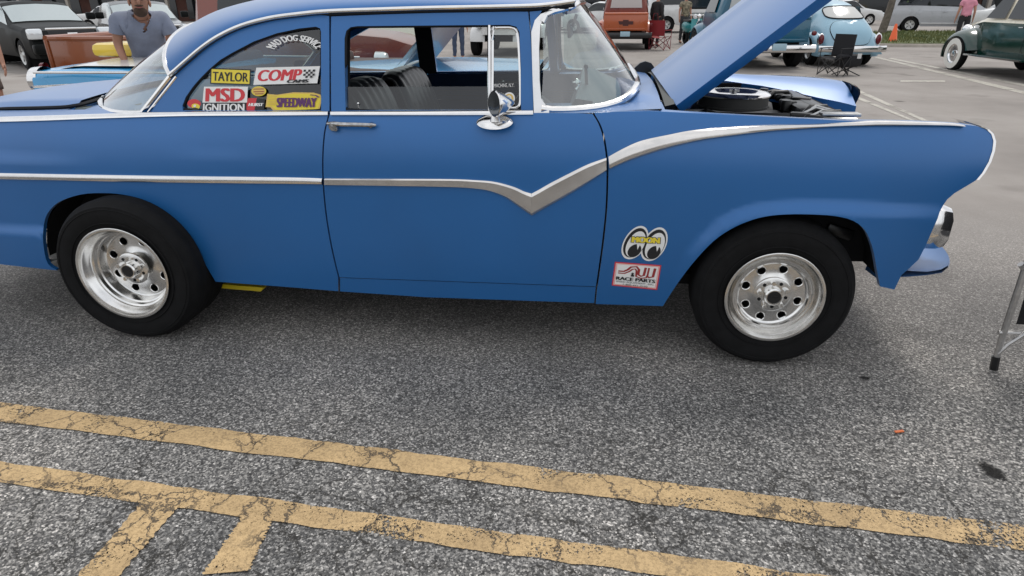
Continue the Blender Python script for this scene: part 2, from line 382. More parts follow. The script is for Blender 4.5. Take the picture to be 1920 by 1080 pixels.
line('road_marking',(447,978),(377,1080),(508,990),(470,1072),YEL,'right one of two short yellow stubs leading off the lower line',-.2,1.0,z=.0055)
for a in [((1595,168),(1718,222),(1604,166),(1728,221),'white parking line just beyond the nose of the blue car'),
          ((1600,183),(1698,223),(1606,180),(1706,222),'shorter white line beside the one beyond the blue nose'),
          ((1655,112),(1900,172),(1663,111),(1912,169),'long white parking line leading from the small round car towards the green sedan'),
          ((1680,113),(1910,160),(1688,112),(1920,158),'second long white line running beside the first near the green sedan'),
          ((1695,151),(1765,151),(1695,154),(1765,154),'short white dash lying across the open lot')]:
    line('parking_line',a[0],a[1],a[2],a[3],WHT,a[4],-.1,1.1,uvw=.3)
# stains and the orange chip
OIL=mat('oil_stain',(.02,.019,.018),.85,spec=.1); n,N_,LK=nodes(OIL); t=N_.new('ShaderNodeTexCoord'); uv=N_.new('ShaderNodeUVMap'); s_=N_.new('ShaderNodeSeparateXYZ'); LK(uv.outputs[0],s_.inputs[0]); q_=nz_(28,5,.8)
a_=N_.new('ShaderNodeMath'); a_.operation='MULTIPLY_ADD'; LK(q_.outputs['Fac'],a_.inputs[0]); a_.inputs[1].default_value=.6; LK(s_.outputs[0],a_.inputs[2]); k_=ramp(a_.outputs[0],[(.95,(.85,.85,.85)),(1.0,(0,0,0))]); k_.color_ramp.elements[0].position=.60; k_.color_ramp.elements[1].position=.80
x_=N_.new('ShaderNodeMixShader'); tr_=N_.new('ShaderNodeBsdfTransparent'); LK(k_.outputs[0],x_.inputs[0]); LK(tr_.outputs[0],x_.inputs[1]); LK(N_['Principled BSDF'].outputs[0],x_.inputs[2]); LK(x_.outputs[0],N_['Material Output'].inputs['Surface'])
def blob2(name,c,rx,ry,ang,m,label,z=.005,seed=1):
    rr=random.Random(seed); V=[(c[0],c[1],z)]; n=28
    for i in range(n):
        a=2*math.pi*i/n; r=1+rr.uniform(-.16,.16); x,y=rx*r*math.cos(a),ry*r*math.sin(a)
        V.append((c[0]+x*math.cos(ang)-y*math.sin(ang),c[1]+x*math.sin(ang)+y*math.cos(ang),z))
    o=mkobj(name,V,[(0,1+i,1+(i+1)%n) for i in range(n)],m,smooth=False); o['label']=label; o['kind']='structure'; u=o.data.uv_layers.new(name='UVMap')
    for l in o.data.loops: u.data[l.index].uv=(0 if l.vertex_index==0 else .58,0)
    return o
blob2('oil_stain',G(1860,885),.068,.042,-1.25,OIL,'dark oval oil spot on the asphalt at the right')
blob2('oil_stain',G(1622,710),.035,.016,.1,OIL,'small dark spot in front of the front tyre',seed=3)
lf=MB(); p=onG(1685,812); lf.box((p.x,p.y,.008),(.035,.010,.004),rz=.3); 
tag(lf.obj('plastic_scrap',mat('orange_plastic',(.7,.16,.04),.5)),'tiny orange scrap lying on the asphalt at the right','scrap')
# grass island with kerb
GR=mat('grass',(.11,.13,.04),.9,col2=(.06,.08,.025),nscale=3); CONC=mat('concrete',(.42,.38,.33),.85,noise=.15,nscale=4,bump=.1)

# ================================================================== the blue car
car=thing('classic_car','satin blue 1950s two-door sedan with open hood, chrome side spear and window stickers','car',(0,0,0))
ZB=[(-3.4,1.00),(-2.665,1.028),(-1.103,1.077),(-.293,1.094),(.2,1.104),(.6,1.09),(1.05,1.078),(1.365,1.062),(1.6,1.04)]
def zb(x): return itp(x,ZB)
FCR=[]
def side0(X,Z):
    d=Z-(zb(X)-.31); o=2.3*max(0,d)**3; t=max(0,.62-Z); o+=.12*t*t
    if X>.8: o+=.14*(X-.8)**2
    if X<-2.3: o+=.04*(X+2.3)**2
    return 2.63+o
FCR=[(lambda p:(p.x,p.z))(onS(x,y,side0)) for x,y in [(1262,520),(1285,475),(1310,445),(1345,412),(1375,396),(1410,385),(1450,379),(1500,377),(1560,378),(1640,381),(1700,384),(1765,387)]]
RCR=[(lambda p:(p.x,p.z))(onS(x,y,side0)) for x,y in [(-400,400),(0,416),(60,420),(96,425)]]
def side(X,Z):
    y=side0(X,Z)
    # flare round the front wheel
    if .1<X<1.6:
        d=dpoly(X,Z,FCR,False)
        # below/right of the crease?
        zc=None
        if X>=FCR[-1][0]: zc=FCR[-1][1]
        elif X<=FCR[0][0]: zc=-9
        else: zc=itp(X,FCR)
        if Z>=zc: d=-d
        if d>-.012: y-=.024*ss(-.012,.055,d)*ss(.12,.55,(X-.25)+ (Z-.3)*1.0)*(1-.55*ss(1.15,1.5,X))
    if X<-2.55:
        zc=itp(X,RCR)
        if Z<zc: y-=.017*ss(0,.04,zc-Z)*(1-ss(-2.62,-2.55,X))
    if X<-1.3:   # soft fold in the rear quarter
        zc=itp(X,[(-3.5,.845),(-2.72,.858),(-1.3,.90)]); y-=.007*ss(-.012,.012,zc-Z)*(1-ss(-1.9,-1.35,X))
    # rounded lip ahead of the rear arch
    return y
def tp(pts,f=side): return [(lambda p:(p.x,p.z))(onS(x,y,f)) for x,y in pts]
rear_arch=[(108,507),(90,495),(82,465),(81,432),(88,402),(110,379),(150,365),(190,362),(232,365),(275,377),(318,402),(348,430),(368,463),(386,497),(404,528)]
rear_arch=[tuple(p) for p in cr(rear_arch,3)]
gapr=[(617,214),(613,228),(608,252),(605,295),(606,345),(611,400),(619,450),(627,488),(635,520)]
gapf=[(1113,214),(1125,235),(1133,262),(1138,297),(1139,330),(1137,390),(1131,450),(1125,495),(1119,537)]
gapr=[tuple(p) for p in cr(gapr,4)]; gapf=[tuple(p) for p in cr(gapf,4)]
sh=lambda P,d:[(x+d,y) for x,y in P]
belt=lambda x0,x1:[(x,itp(x,[(-400,232),(0,226),(300,218),(620,214),(1000,212),(1113,212)])) for x in range(x0,x1,40)]
# rear quarter
qp=tp(belt(0,610))+tp(sh(gapr,-1.2))+tp([(634,546)])+tp(rear_arch[::-1])
qp=[(-3.42,1.00)]+qp+[(-3.30,.33),(-3.43,.45),(-3.47,.72)]
dr=tp(sh(gapr,1.6))[::-1]+tp(belt(640,1100))+tp(sh(gapf,-1.8))
fr_top=[(1116,212),(1160,209),(1215,208),(1300,212),(1400,217),(1500,222),(1580,226),(1640,227),(1720,229),(1790,232),(1830,236),(1850,242),(1860,251),(1864,264),(1862,282),(1855,303),(1843,324),(1830,338),(1812,349),(1790,362),(1776,374),(1762,397),(1748,432),(1735,462),(1722,487),(1705,503),(1690,516),(1677,543),(1650,537),(1644,505),(1640,482)]
arch_f=[(1640,482),(1634,458),(1622,432),(1600,414),(1565,405),(1520,402),(1475,402),(1435,406),(1400,416),(1368,431),(1338,452),(1308,483),(1280,518),(1258,550),(1243,574)]
arch_f=[tuple(p) for p in cr(arch_f,3)]
fp=tp(fr_top)+tp(arch_f)[1:]+tp([(1117,570),(1120,537)])+tp(sh(gapf,1.8))[::-1]
for mir in (False,True):
    panel('rear_quarter_panel',qp,side,BLUE,car,mir=mir,step=.045)
    panel('front_fender',fp,side,BLUE,car,mir=mir,step=.02,flange=.03)
    rk=tp([(637,521.6),(1117,538.8),(1114,569),(800,558),(637,547)],lambda x,z:side(x,z))
    panel('rocker_panel',rk,lambda x,z:side(x,z)+.004,BLUE,car,mir=mir)
door=panel('door',dr,side,BLUE,car,step=.045)
door2=panel('door',dr,side,BLUE,car,mir=True)
FT=tp(belt(0,1113)+fr_top[:12])
FT=sorted(FT)
def ZT(x): return itp(x,FT) if x>FT[0][0] else zb(x)
mirr_=lambda p:Vector((p.x,2*CAR_YC-p.y,p.z))
# rear deck, fender top ledges, cowl
def sheet(name,fn,xs,ss_,m,parent,flip=False,**k):
    b=MB(); b.grid([[fn(x,s) for s in ss_] for x in xs]); return b.obj(name,m,parent,**k)
for mir in (0,1):
    q=lambda y:2*CAR_YC-y if mir else y
    wl=lambda x:itp(x,[(.2,.10),(.5,.09),(.8,.12),(1.05,.20),(1.2,.27),(1.3,.31),(1.5,.34)]); dl=lambda x:itp(x,[(.2,.005),(.6,.025),(1.0,.05),(1.3,.09),(1.5,.11)]); PS=[0,.05,.12,.25,.45,.7,1,1.0]
    sheet('fender_top',lambda x,s:(x,q(side0(x,ZT(x))+wl(x)*PS[s]),ZT(x)+.004*math.sin(min(1,PS[s]*3)*math.pi*.5)-dl(x)*PS[s]**1.7-(.08 if s==7 else 0)),[ .26+.041*i for i in range(31)],range(8),BLUE,car,sharp=50)
def deckz(x,y):
    c=1-((y-CAR_YC)/.86)**2; return itp(x,[(-3.5,.93),(-3.2,.985),(-2.9,1.01),(-2.4,1.025),(-1.8,1.035)])+.055*c
# quarter shoulder from belt to trunk lid
for mir in (0,1):
    q=lambda y:2*CAR_YC-y if mir else y
    sheet('quarter_shoulder',lambda x,s:(x,q(side0(x,zb(x))+.02*s),lerp(zb(x),deckz(x,side0(x,zb(x))+.02*s),ss(0,3,s)) if s<9 else deckz(x,side0(x,zb(x))+.02*s)-.03),[-3.42+.04*i for i in range(42)],range(10),BLUE,car,sharp=60)
tl=MB(); tl.grid([[(x,y,deckz(x,y)+.020-.03*(k in(0,20))) for k,y in enumerate([2.90+1.32*j/20 for j in range(21)])] for x in [-3.42+.05*i for i in range(19)]]); tl.obj('trunk_lid',BLUE,car,sharp=60)
tg_=MB(); pth=[(-3.42,2.888),(-3.0,2.888),(-2.62,2.89),(-2.53,2.92),(-2.50,3.0),(-2.495,3.3),(-2.49,CAR_YC)]; pth=cr([(a,b_,0) for a,b_ in pth],6); pp_=[Vector((p.x,p.y,deckz(p.x,p.y)+.004)) for p in pth]; tg_.tube(pp_,.010,6); tg_.tube([mirr_(p) for p in pp_],.010,6); tg_.obj('trunk_gap',GASK,car)
tp_=MB(); tp_.grid([[(x,2.86+1.40*j/14,deckz(x,2.86+1.4*j/14)-(.0 if x>-2.46 else .012)) for j in range(15)] for x in [-3.42+.05*i for i in range(33)]]); tp_.obj('tulip_panel',BLUE,car,sharp=60)
bk=MB(); bk.box((-3.43,CAR_YC,.66),(.04,1.78,.66),b=.015); bk.obj('rear_panel',BLUE,car)
# tail lights, rear bumper (out of the photo's frame but part of the car)
for y in (2.80,4.32):
    b=MB(); b.lathe([(.0,.03),(.05,.028),(.075,.015),(.085,0),(.085,-.05)],(-3.46,y,.78),(-1,0,0),24); b.obj('tail_light',mat('red_lens',(.35,.01,.01),.15),car)
b=MB(); b.grid([[(-3.52-.05*math.sin(a)+.16*abs((y-CAR_YC)/.95)**6,y,.55+.09*math.cos(a)) for a in [math.pi*i/10 for i in range(11)]] for y in [2.62+1.88*j/24 for j in range(25)]]); b.obj('rear_bumper',CHROME,car)
# belt moulding
def ribbon(name,up,lo,f,m,parent,th=.011,off=.001,mir=False,ridge=.5,dip=0):
    """moulding with a crowned section between an upper and a lower traced line"""
    a=[onS(*p,f) for p in up]; b=[onS(*p,f) for p in lo]; rows=[]
    for A,B in zip(a,b):
        def at(s,o):
            P=A.lerp(B,s); y=f(P.x,P.z)-off-o; return Vector((P.x,(2*CAR_YC-y) if mir else y,P.z))
        rows.append([at(0,-.004),at(0,th*.45),at(.14,th*.85),at(ridge-.05,th*(1-dip)),at(ridge+.05,th*(1-dip)),at(.88,th*.75),at(1,th*.3),at(1,-.004)])
    q=MB(); q.grid(rows); n=len(q.v); q.f+=[tuple(range(8)),tuple(n-8+i for i in range(8))]; q.m+=[0,0]; return q.obj(name,m,parent,sharp=28)
def two(P,n=None): return [tuple(p) for p in cr(P,6)] 
bu=[(-400,229),(0,219),(200,213),(340,209),(480,208),(616,208)]; bl=[(-400,236),(0,229),(200,222),(340,218),(480,217),(616,216)]
ribbon('belt_moulding',two(bu),two(bl),side,CHROME,car,.010)
ribbon('belt_moulding',two([(621,208),(750,208),(880,207),(1000,206)]),two([(621,216),(750,216),(880,216),(1000,215)]),side,CHROME,car,.010)
ribbon('belt_moulding',two(bu+[(621,208),(750,208),(880,207),(1000,206)]),two(bl+[(621,216),(750,216),(880,216),(1000,215)]),side,CHROME,car,.010,mir=True)
# side spear
u1=[(-400,316),(0,324),(300,329),(540,332),(605,334)]; l1=[(-400,328),(0,336),(300,342),(540,345),(605,346)]
u2=[(610,334),(720,334.5),(843,335),(892,337),(927,340),(962,349),(983,358),(995,361.5)]; l2=[(610,347),(720,348.5),(843,351),(892,354),(920,359),(948,370),(972,386),(995,402)]
u3=[(997,362),(1012,354),(1033,342),(1068,324),(1103,307),(1137,295)]; l3=[(998,403),(1013,394),(1040,379),(1070,362),(1103,342),(1137,320)]
u4=[(1141,293),(1170,277),(1203,263),(1253,252),(1303,243),(1387,236),(1453,233),(1520,232),(1590,228.5),(1650,226),(1720,228),(1780,230.5),(1806,234)]
l4=[(1143,317),(1187,298),(1253,277),(1320,262),(1387,253),(1453,245),(1520,240),(1570,237),(1620,235.5),(1653,235),(1720,235),(1780,235.5),(1807,237)]
l2=[(610,347),(720,348.5),(843,351),(892,354),(920,359),(948,370),(969,384),(990,399.5)]
for mir in (False,True):
    ribbon('side_trim',two(u1),two(l1),side,CHROME,car,.013,mir=mir); 
    ribbon('side_trim',two(u2[:-1]+[(996.5,362)]),two(l2[:-1]+[(998,403.5)]),side,BRUSH,car,.016,mir=mir,dip=.2)
    ribbon('side_trim',two(u3),two(l3),side,BRUSH,car,.020,mir=mir,ridge=.6,dip=.25); ribbon('side_trim',two(u4),two(l4[:len(u4)]),side,BRUSH,car,.016,mir=mir,ridge=.6)
# ------------------------------------------------------------------ greenhouse
def gh(X,Z):
    y=2.705+.31*(Z-1.075)+.12*max(0,Z-1.30)**1.5
    if X<-1.55: y+=.16*(X+1.55)**2
    return y
drip=[(321,142),(335,130),(351,116),(382,90),(414,69),(455,50),(507,36),(560,28.5),(618,23),(720,19.5),(807,17),(960,14),(1020,11.5),(1078,4)]
drip=[tuple(p) for p in cr(drip,4)]
qwin=[(343,207),(342,198),(348,182),(362,162),(376,146),(393,129),(413,112),(435,99),(476,77.5),(518,62.5),(560,53.5),(592,50),(600,53),(602,60),(602,120),(602,207)]
dwin=[(648,207),(646,120),(646,72),(649,58),(657,51),(670,49),(900,47),(955,46.5),(968,50),(974,60),(977,130),(977,207)]
low=[(268,212),(343,212),(610,212)]
qo=[p for p in drip if p[0]<617]; qo=[(x,y+4) for x,y in qo]
qout=tp([(284,190)]+[(321,148)]+qo[1:]+[(617,30),(617.5,100),(617.5,213),(343,213),(262,213)],gh)
dout=tp([(621,31),(720,27),(807,24.5),(960,22),(990,22),(995,70),(998,120),(1000,213),(621,213)],gh)
for mir in (False,True):
    panel('quarter_pillar',qout,gh,BLUE,car,holes=[tp(qwin,gh)],step=.035,flange=.035,mir=mir)
    panel('door_frame',dout,gh,BLUE,door2 if mir else door,holes=[tp(dwin,gh)],step=.035,flange=.035,mir=mir)
    fpillar=tp([(993,22),(1016,20),(1003,40),(1000,120),(1003,213),(1001.5,213),(998,90)],gh)
    panel('windshield_post',fpillar,gh,BLUE,car,mir=mir,step=.03)
# weather seals round openings
for P,cl in ((qwin,1),(dwin,1)):
    b=MB(); pts=[onS(x,y,gh)+Vector((0,.012,0)) for x,y in cr(P,2,True)]; b.tube(pts,.009,6,closed=True); b.obj('window_seal',GASK,car)
# drip moulding
def dm(o,zoff=0):
    out=[]
    for x,y in drip: p=onS(x,y,gh); out.append(Vector((p.x,p.y-o,p.z+zoff)))
    return out
DP=dm(.006)
for mir in (0,1):
    q=lambda P:[Vector((p.x,2*CAR_YC-p.y,p.z)) for p in P] if mir else P
    b=MB(); b.tube(q(dm(.014,.004)),.0085,8); b.obj('drip_moulding',CHROME,car)
    b=MB(); b.tube(q(dm(-.004,-.011)),.008,6); b.obj('drip_gap',GASK,car)
# roof
def RC(u): # centre line
    pts=[(-2.13,1.415),(-1.95,1.487),(-1.6,1.548),(-1.2,1.575),(-.8,1.575),(-.4,1.55),(-.1,1.503)]
    c=cr([(a,b,0) for a,b in pts],8); k=u*(len(c)-1); i=min(int(k),len(c)-2); p=c[i].lerp(c[i+1],k-i); return Vector((p.x,CAR_YC,p.y))
def RM(u):
    k=u*(len(DP)-1); i=min(int(k),len(DP)-2); return DP[i].lerp(DP[i+1],k-i)+Vector((0,.008,.003))
LEN=[0]; 
for a,b in zip(DP,DP[1:]): LEN.append(LEN[-1]+(b-a).length)
def RMs(u):
    L_=u*LEN[-1]
    for i in range(len(DP)-1):
        if LEN[i+1]>=L_: return DP[i].lerp(DP[i+1],(L_-LEN[i])/(LEN[i+1]-LEN[i]+1e-9))+Vector((0,.008,.003))
    return DP[-1]+Vector((0,.008,.003))
def roofP(u,v):
    A,B=RMs(u),RC(u); a=v*math.pi/2; ky=1-math.cos(a)**1.0; kz=math.sin(a)
    ex=lerp(ky,kz,.5)
    return Vector((lerp(A.x,B.x,ex),lerp(A.y,B.y,ky**.92),lerp(A.z,B.z,kz**.95)))
def mirr(p): return Vector((p.x,2*CAR_YC-p.y,p.z))
VS=[i/16 for i in range(17)]
def full(u): r=[roofP(u,v) for v in VS]; return r+[mirr(p) for p in r[:-1][::-1]]
b=MB(); b.grid([full(i/48) for i in range(49)]); roof=b.obj('roof',BLUE,car,sharp=60)
b=MB(); b.grid([[p+Vector((0,0,-.05)) for p in full(.03+.9*i/16)] for i in range(17)]); b.obj('headliner',mat('headliner',(.03,.03,.035),.9),car)
def ends(pts,n=33):   # resample by length
    Ls=[0]
    for a,c in zip(pts,pts[1:]): Ls.append(Ls[-1]+(c-a).length)
    out=[]
    for i in range(n):
        L_=Ls[-1]*i/(n-1); k=0
        while k<len(pts)-2 and Ls[k+1]<L_: k+=1
        out.append(pts[k].lerp(pts[k+1],(L_-Ls[k])/(Ls[k+1]-Ls[k]+1e-9)))
    return out
def sym(half): return half+[mirr(p) for p in half[:-1][::-1]]
# rear window
bt=ends([roofP(0,v)+Vector((-.004,0,-.006)) for v in VS],20); 
bb=ends(cr([onY(268,210,2.735),onY(228,211,2.79),onY(203,206,2.86),onY(189,198,2.96),Vector((-2.53,3.15,1.068)),Vector((-2.58,CAR_YC,1.075))],6),20)
def patch(bt,bb,bulge,n=10):
    rows=[]
    for A,B in zip(sym(bt),sym(bb)):
        r=[]
        for i in range(n+1):
            s=i/n; p=A.lerp(B,s); nv=(p-Vector((-1.1,CAR_YC,1.0))); nv.z=0; nv.normalize(); r.append(p+nv*bulge*math.sin(math.pi*s))
        rows.append(r)
    return rows
b=MB(); b.grid(patch(bt,bb,.02)); b.obj('rear_window',WSG,car)
b=MB(); b.tube(sym(bt),.012,8); b.tube(sym(bb),.013,8,flat=.8)
for z in (0,1):
    e=[bt[0],bb[0]] if not z else [mirr(bt[0]),mirr(bb[0])]; b.tube([e[0].lerp(e[1],i/6)+Vector((0,-.004 if not z else .004,0)) for i in range(7)],.012,8)
    b.tube([e[0].lerp(e[1],i/6)+Vector((.030,-.004 if not z else .004,0)) for i in range(7)],.007,8)
b.obj('rear_window_trim',CHROME,car)
# sail panel filling between moulding and rear window side
# windshield
wt=ends([roofP(1,v)+Vector((.004,0,-.008)) for v in VS],20)
wt=[onS(1016,42,gh)]+[onY(1019,31,2.83),onY(1028,24,2.835),onY(1046,19,2.85),onY(1070,14,2.88)]+[p for p in wt if p.y>2.93]
wt=ends(wt,24)
wb=ends(cr([onY(1014,203,2.712),onY(1036,206,2.725),onY(1080,205,2.75),onY(1125,200,2.80),onY(1160,190,2.86),onY(1182,176,2.94),onY(1194,160,3.08),Vector((.205,CAR_YC,1.125))],5),24)
b=MB(); b.grid(patch(wt,wb,.012)); b.obj('windshield',WSG,car)
b=MB(); b.tube(sym(wt),.013,8); b.tube([p+Vector((0,0,-.001)) for p in sym(wb)],.0175,10); b.obj('windshield_trim',CHROME,car,label='chrome surround of the wraparound windshield')
ap=tp([(1014,26),(1033,20),(1018,36),(1013.5,48),(1011,90),(1012,150),(1015,184),(1026,200),(1030,206),(1030,212),(1001.5,212),(999,150),(996.5,60),(1003,38)],gh)
for mir in (False,True): panel('windshield_pillar_trim',ap,gh,CHROME,car,off=-.008,step=.03,mir=mir,flange=.03)
# cowl
b=MB(); rows=[]
for p in sym(wb):
    e=1-abs(p.y-CAR_YC)/.87; xf=.285-.03*abs(p.y-CAR_YC)**2
    z0=p.z-.024; x0=min(p.x,xf-.02)
    rows.append([Vector((lerp(x0,xf,s),p.y if s<1 else p.y,lerp(z0,1.098+.02*max(0,e)**.5,s))) for s in (0,.25,.5,.75,1)]+[Vector((xf+.006,p.y,1.02))])
b.grid(rows); b.obj('cowl',BLUE,car,sharp=50)
for mir in (0,1):  # fillet between cowl and fender shoulder beside the glass
    q=lambda y:2*CAR_YC-y if mir else y
    sheet('cowl_side',lambda x,s:(x,q(lerp(side0(x,ZT(x)),2.93,s/6)),lerp(ZT(x),ZT(x)+.006,ss(0,6,s))),[-.24+.04*i for i in range(14)],range(7),BLUE,car)
# ------------------------------------------------------------------ side glass
ghi=lambda X,Z: gh(X,Z)+.018
for mir in (False,True):
    panel('quarter_window',tp([(341,210),(340,198),(347,180),(361,161),(392,127),(434,97),(475,75),(518,60),(560,51),(603,48),(605,210)],ghi),ghi,GLT if not mir else GL,car,flange=0,mir=mir,step=.06)
w=panel('side_window',tp([(645,163),(917,162),(917,210),(645,210)],ghi),ghi,GLT,door,flange=0,step=.06,label='side glass wound nearly all the way down')
def barpx(b,p,q,f,r,mi=0): b.tube([onS(*p,f),onS(*q,f)],r,8,mi=mi)
for mir in (0,1):
    par=door2 if mir else door; mm=(lambda P:[mirr(p) for p in P]) if mir else (lambda P:P)
    b=MB(); b.tube(mm([onS(917,y,gh)+Vector((0,.008,0)) for y in range(48,210,20)]),.0085,6)
    fr_=cr([(924,57),(930,53),(945,52.5),(958,53),(966,57),(971,70),(974,120),(975.5,180),(974,196),(966,203),(940,205.5),(924,206),(923,130)],3,True)
    b.tube(mm([onS(x,y,gh)+Vector((0,.008,0)) for x,y in fr_]),.0055,6,closed=True)
    vf=b.obj('vent_window_frame',CHROME,par)
    panel('vent_window',tp([(923,54),(966,55),(974,120),(974,203),(923,206)],ghi),ghi,GL,par,flange=0,mir=bool(mir),step=.06)
b=MB(); p=onS(670,207,gh)+Vector((0,.02,0)); b.tube([p,p+Vector((0,0,.022))],.0022,6); b.ell(p+Vector((0,0,.026)),(.006,.006,.006),8,6); b.obj('lock_knob',CHROME,door)
# door handle
def hpt(x,y,o): p=onS(x,y,side); return p+Vector((0,-o,0))
for mir in (0,1):
    mm=mirr if mir else (lambda p:p); par=door2 if mir else door
    b=MB(); b.tube([mm(hpt(617,231,.012)),mm(hpt(628,230,.026)),mm(hpt(650,231,.034)),mm(hpt(680,231.5,.034)),mm(hpt(698,232.5,.028)),mm(hpt(706,234,.012))],[.008,.010,.010,.0095,.009,.006],10)
    c=mm(hpt(628,236,.004)); s=-1 if not mir else 1
    b.lathe([(0,.026),(.016,.025),(.020,.018),(.021,.0)],c,(0,s,0),20); c=mm(hpt(697,234,.0)); b.lathe([(0,.022),(.010,.02),(.012,0)],c,(0,s,0),14)
    h=b.obj('door_handle',mat('aged_chrome',(.42,.42,.42),.18,1,noise=.25,nscale=60),par)
    b=MB(); c=mm(hpt(632,240,.003)); b.lathe([(0,.022),(.010,.02),(.011,0)],c,(0,s,0),14); b.obj('lock_button',mat('aged_chrome',(.42,.42,.42)),par)
# wing mirror
c=onS(929,227,side); c.y-=.022
hc=onY(926,195,c.y-.03); ax=Vector((-.80,-.60,.02)).normalized()
b=MB(); b.lathe([(.050,.0),(.053,-.004),(.052,-.012),(.040,-.040),(.022,-.072),(.007,-.092),(0,-.096)],hc,ax,32); mr_=b.obj('wing_mirror',CHROME,car,label='bullet-shaped chrome wing mirror on a round base')
b=MB()
b.lathe([(0,.013),(.045,.011),(.068,.006),(.076,.0)],c,(0,-.30,.95),32)
for i,v in enumerate(b.v): b.v[i]=Vector((v.x,c.y+(v.y-c.y)*.62,v.z))
b.obj('mirror_base',CHROME,mr_)
b=MB(); top=onY(935,187,c.y-.012); b.tube([c+Vector((.004,-.006,.005)),c+Vector((.006,-.010,.05)),top],[.022,.014,.010],12); b.obj('mirror_stem',CHROME,mr_)
b=MB(); b.lathe([(0,-.001),(.049,.001)],hc,ax,32); b.obj('mirror_glass',mat('mirror_glass',(.16,.17,.18),.12,1),mr_)
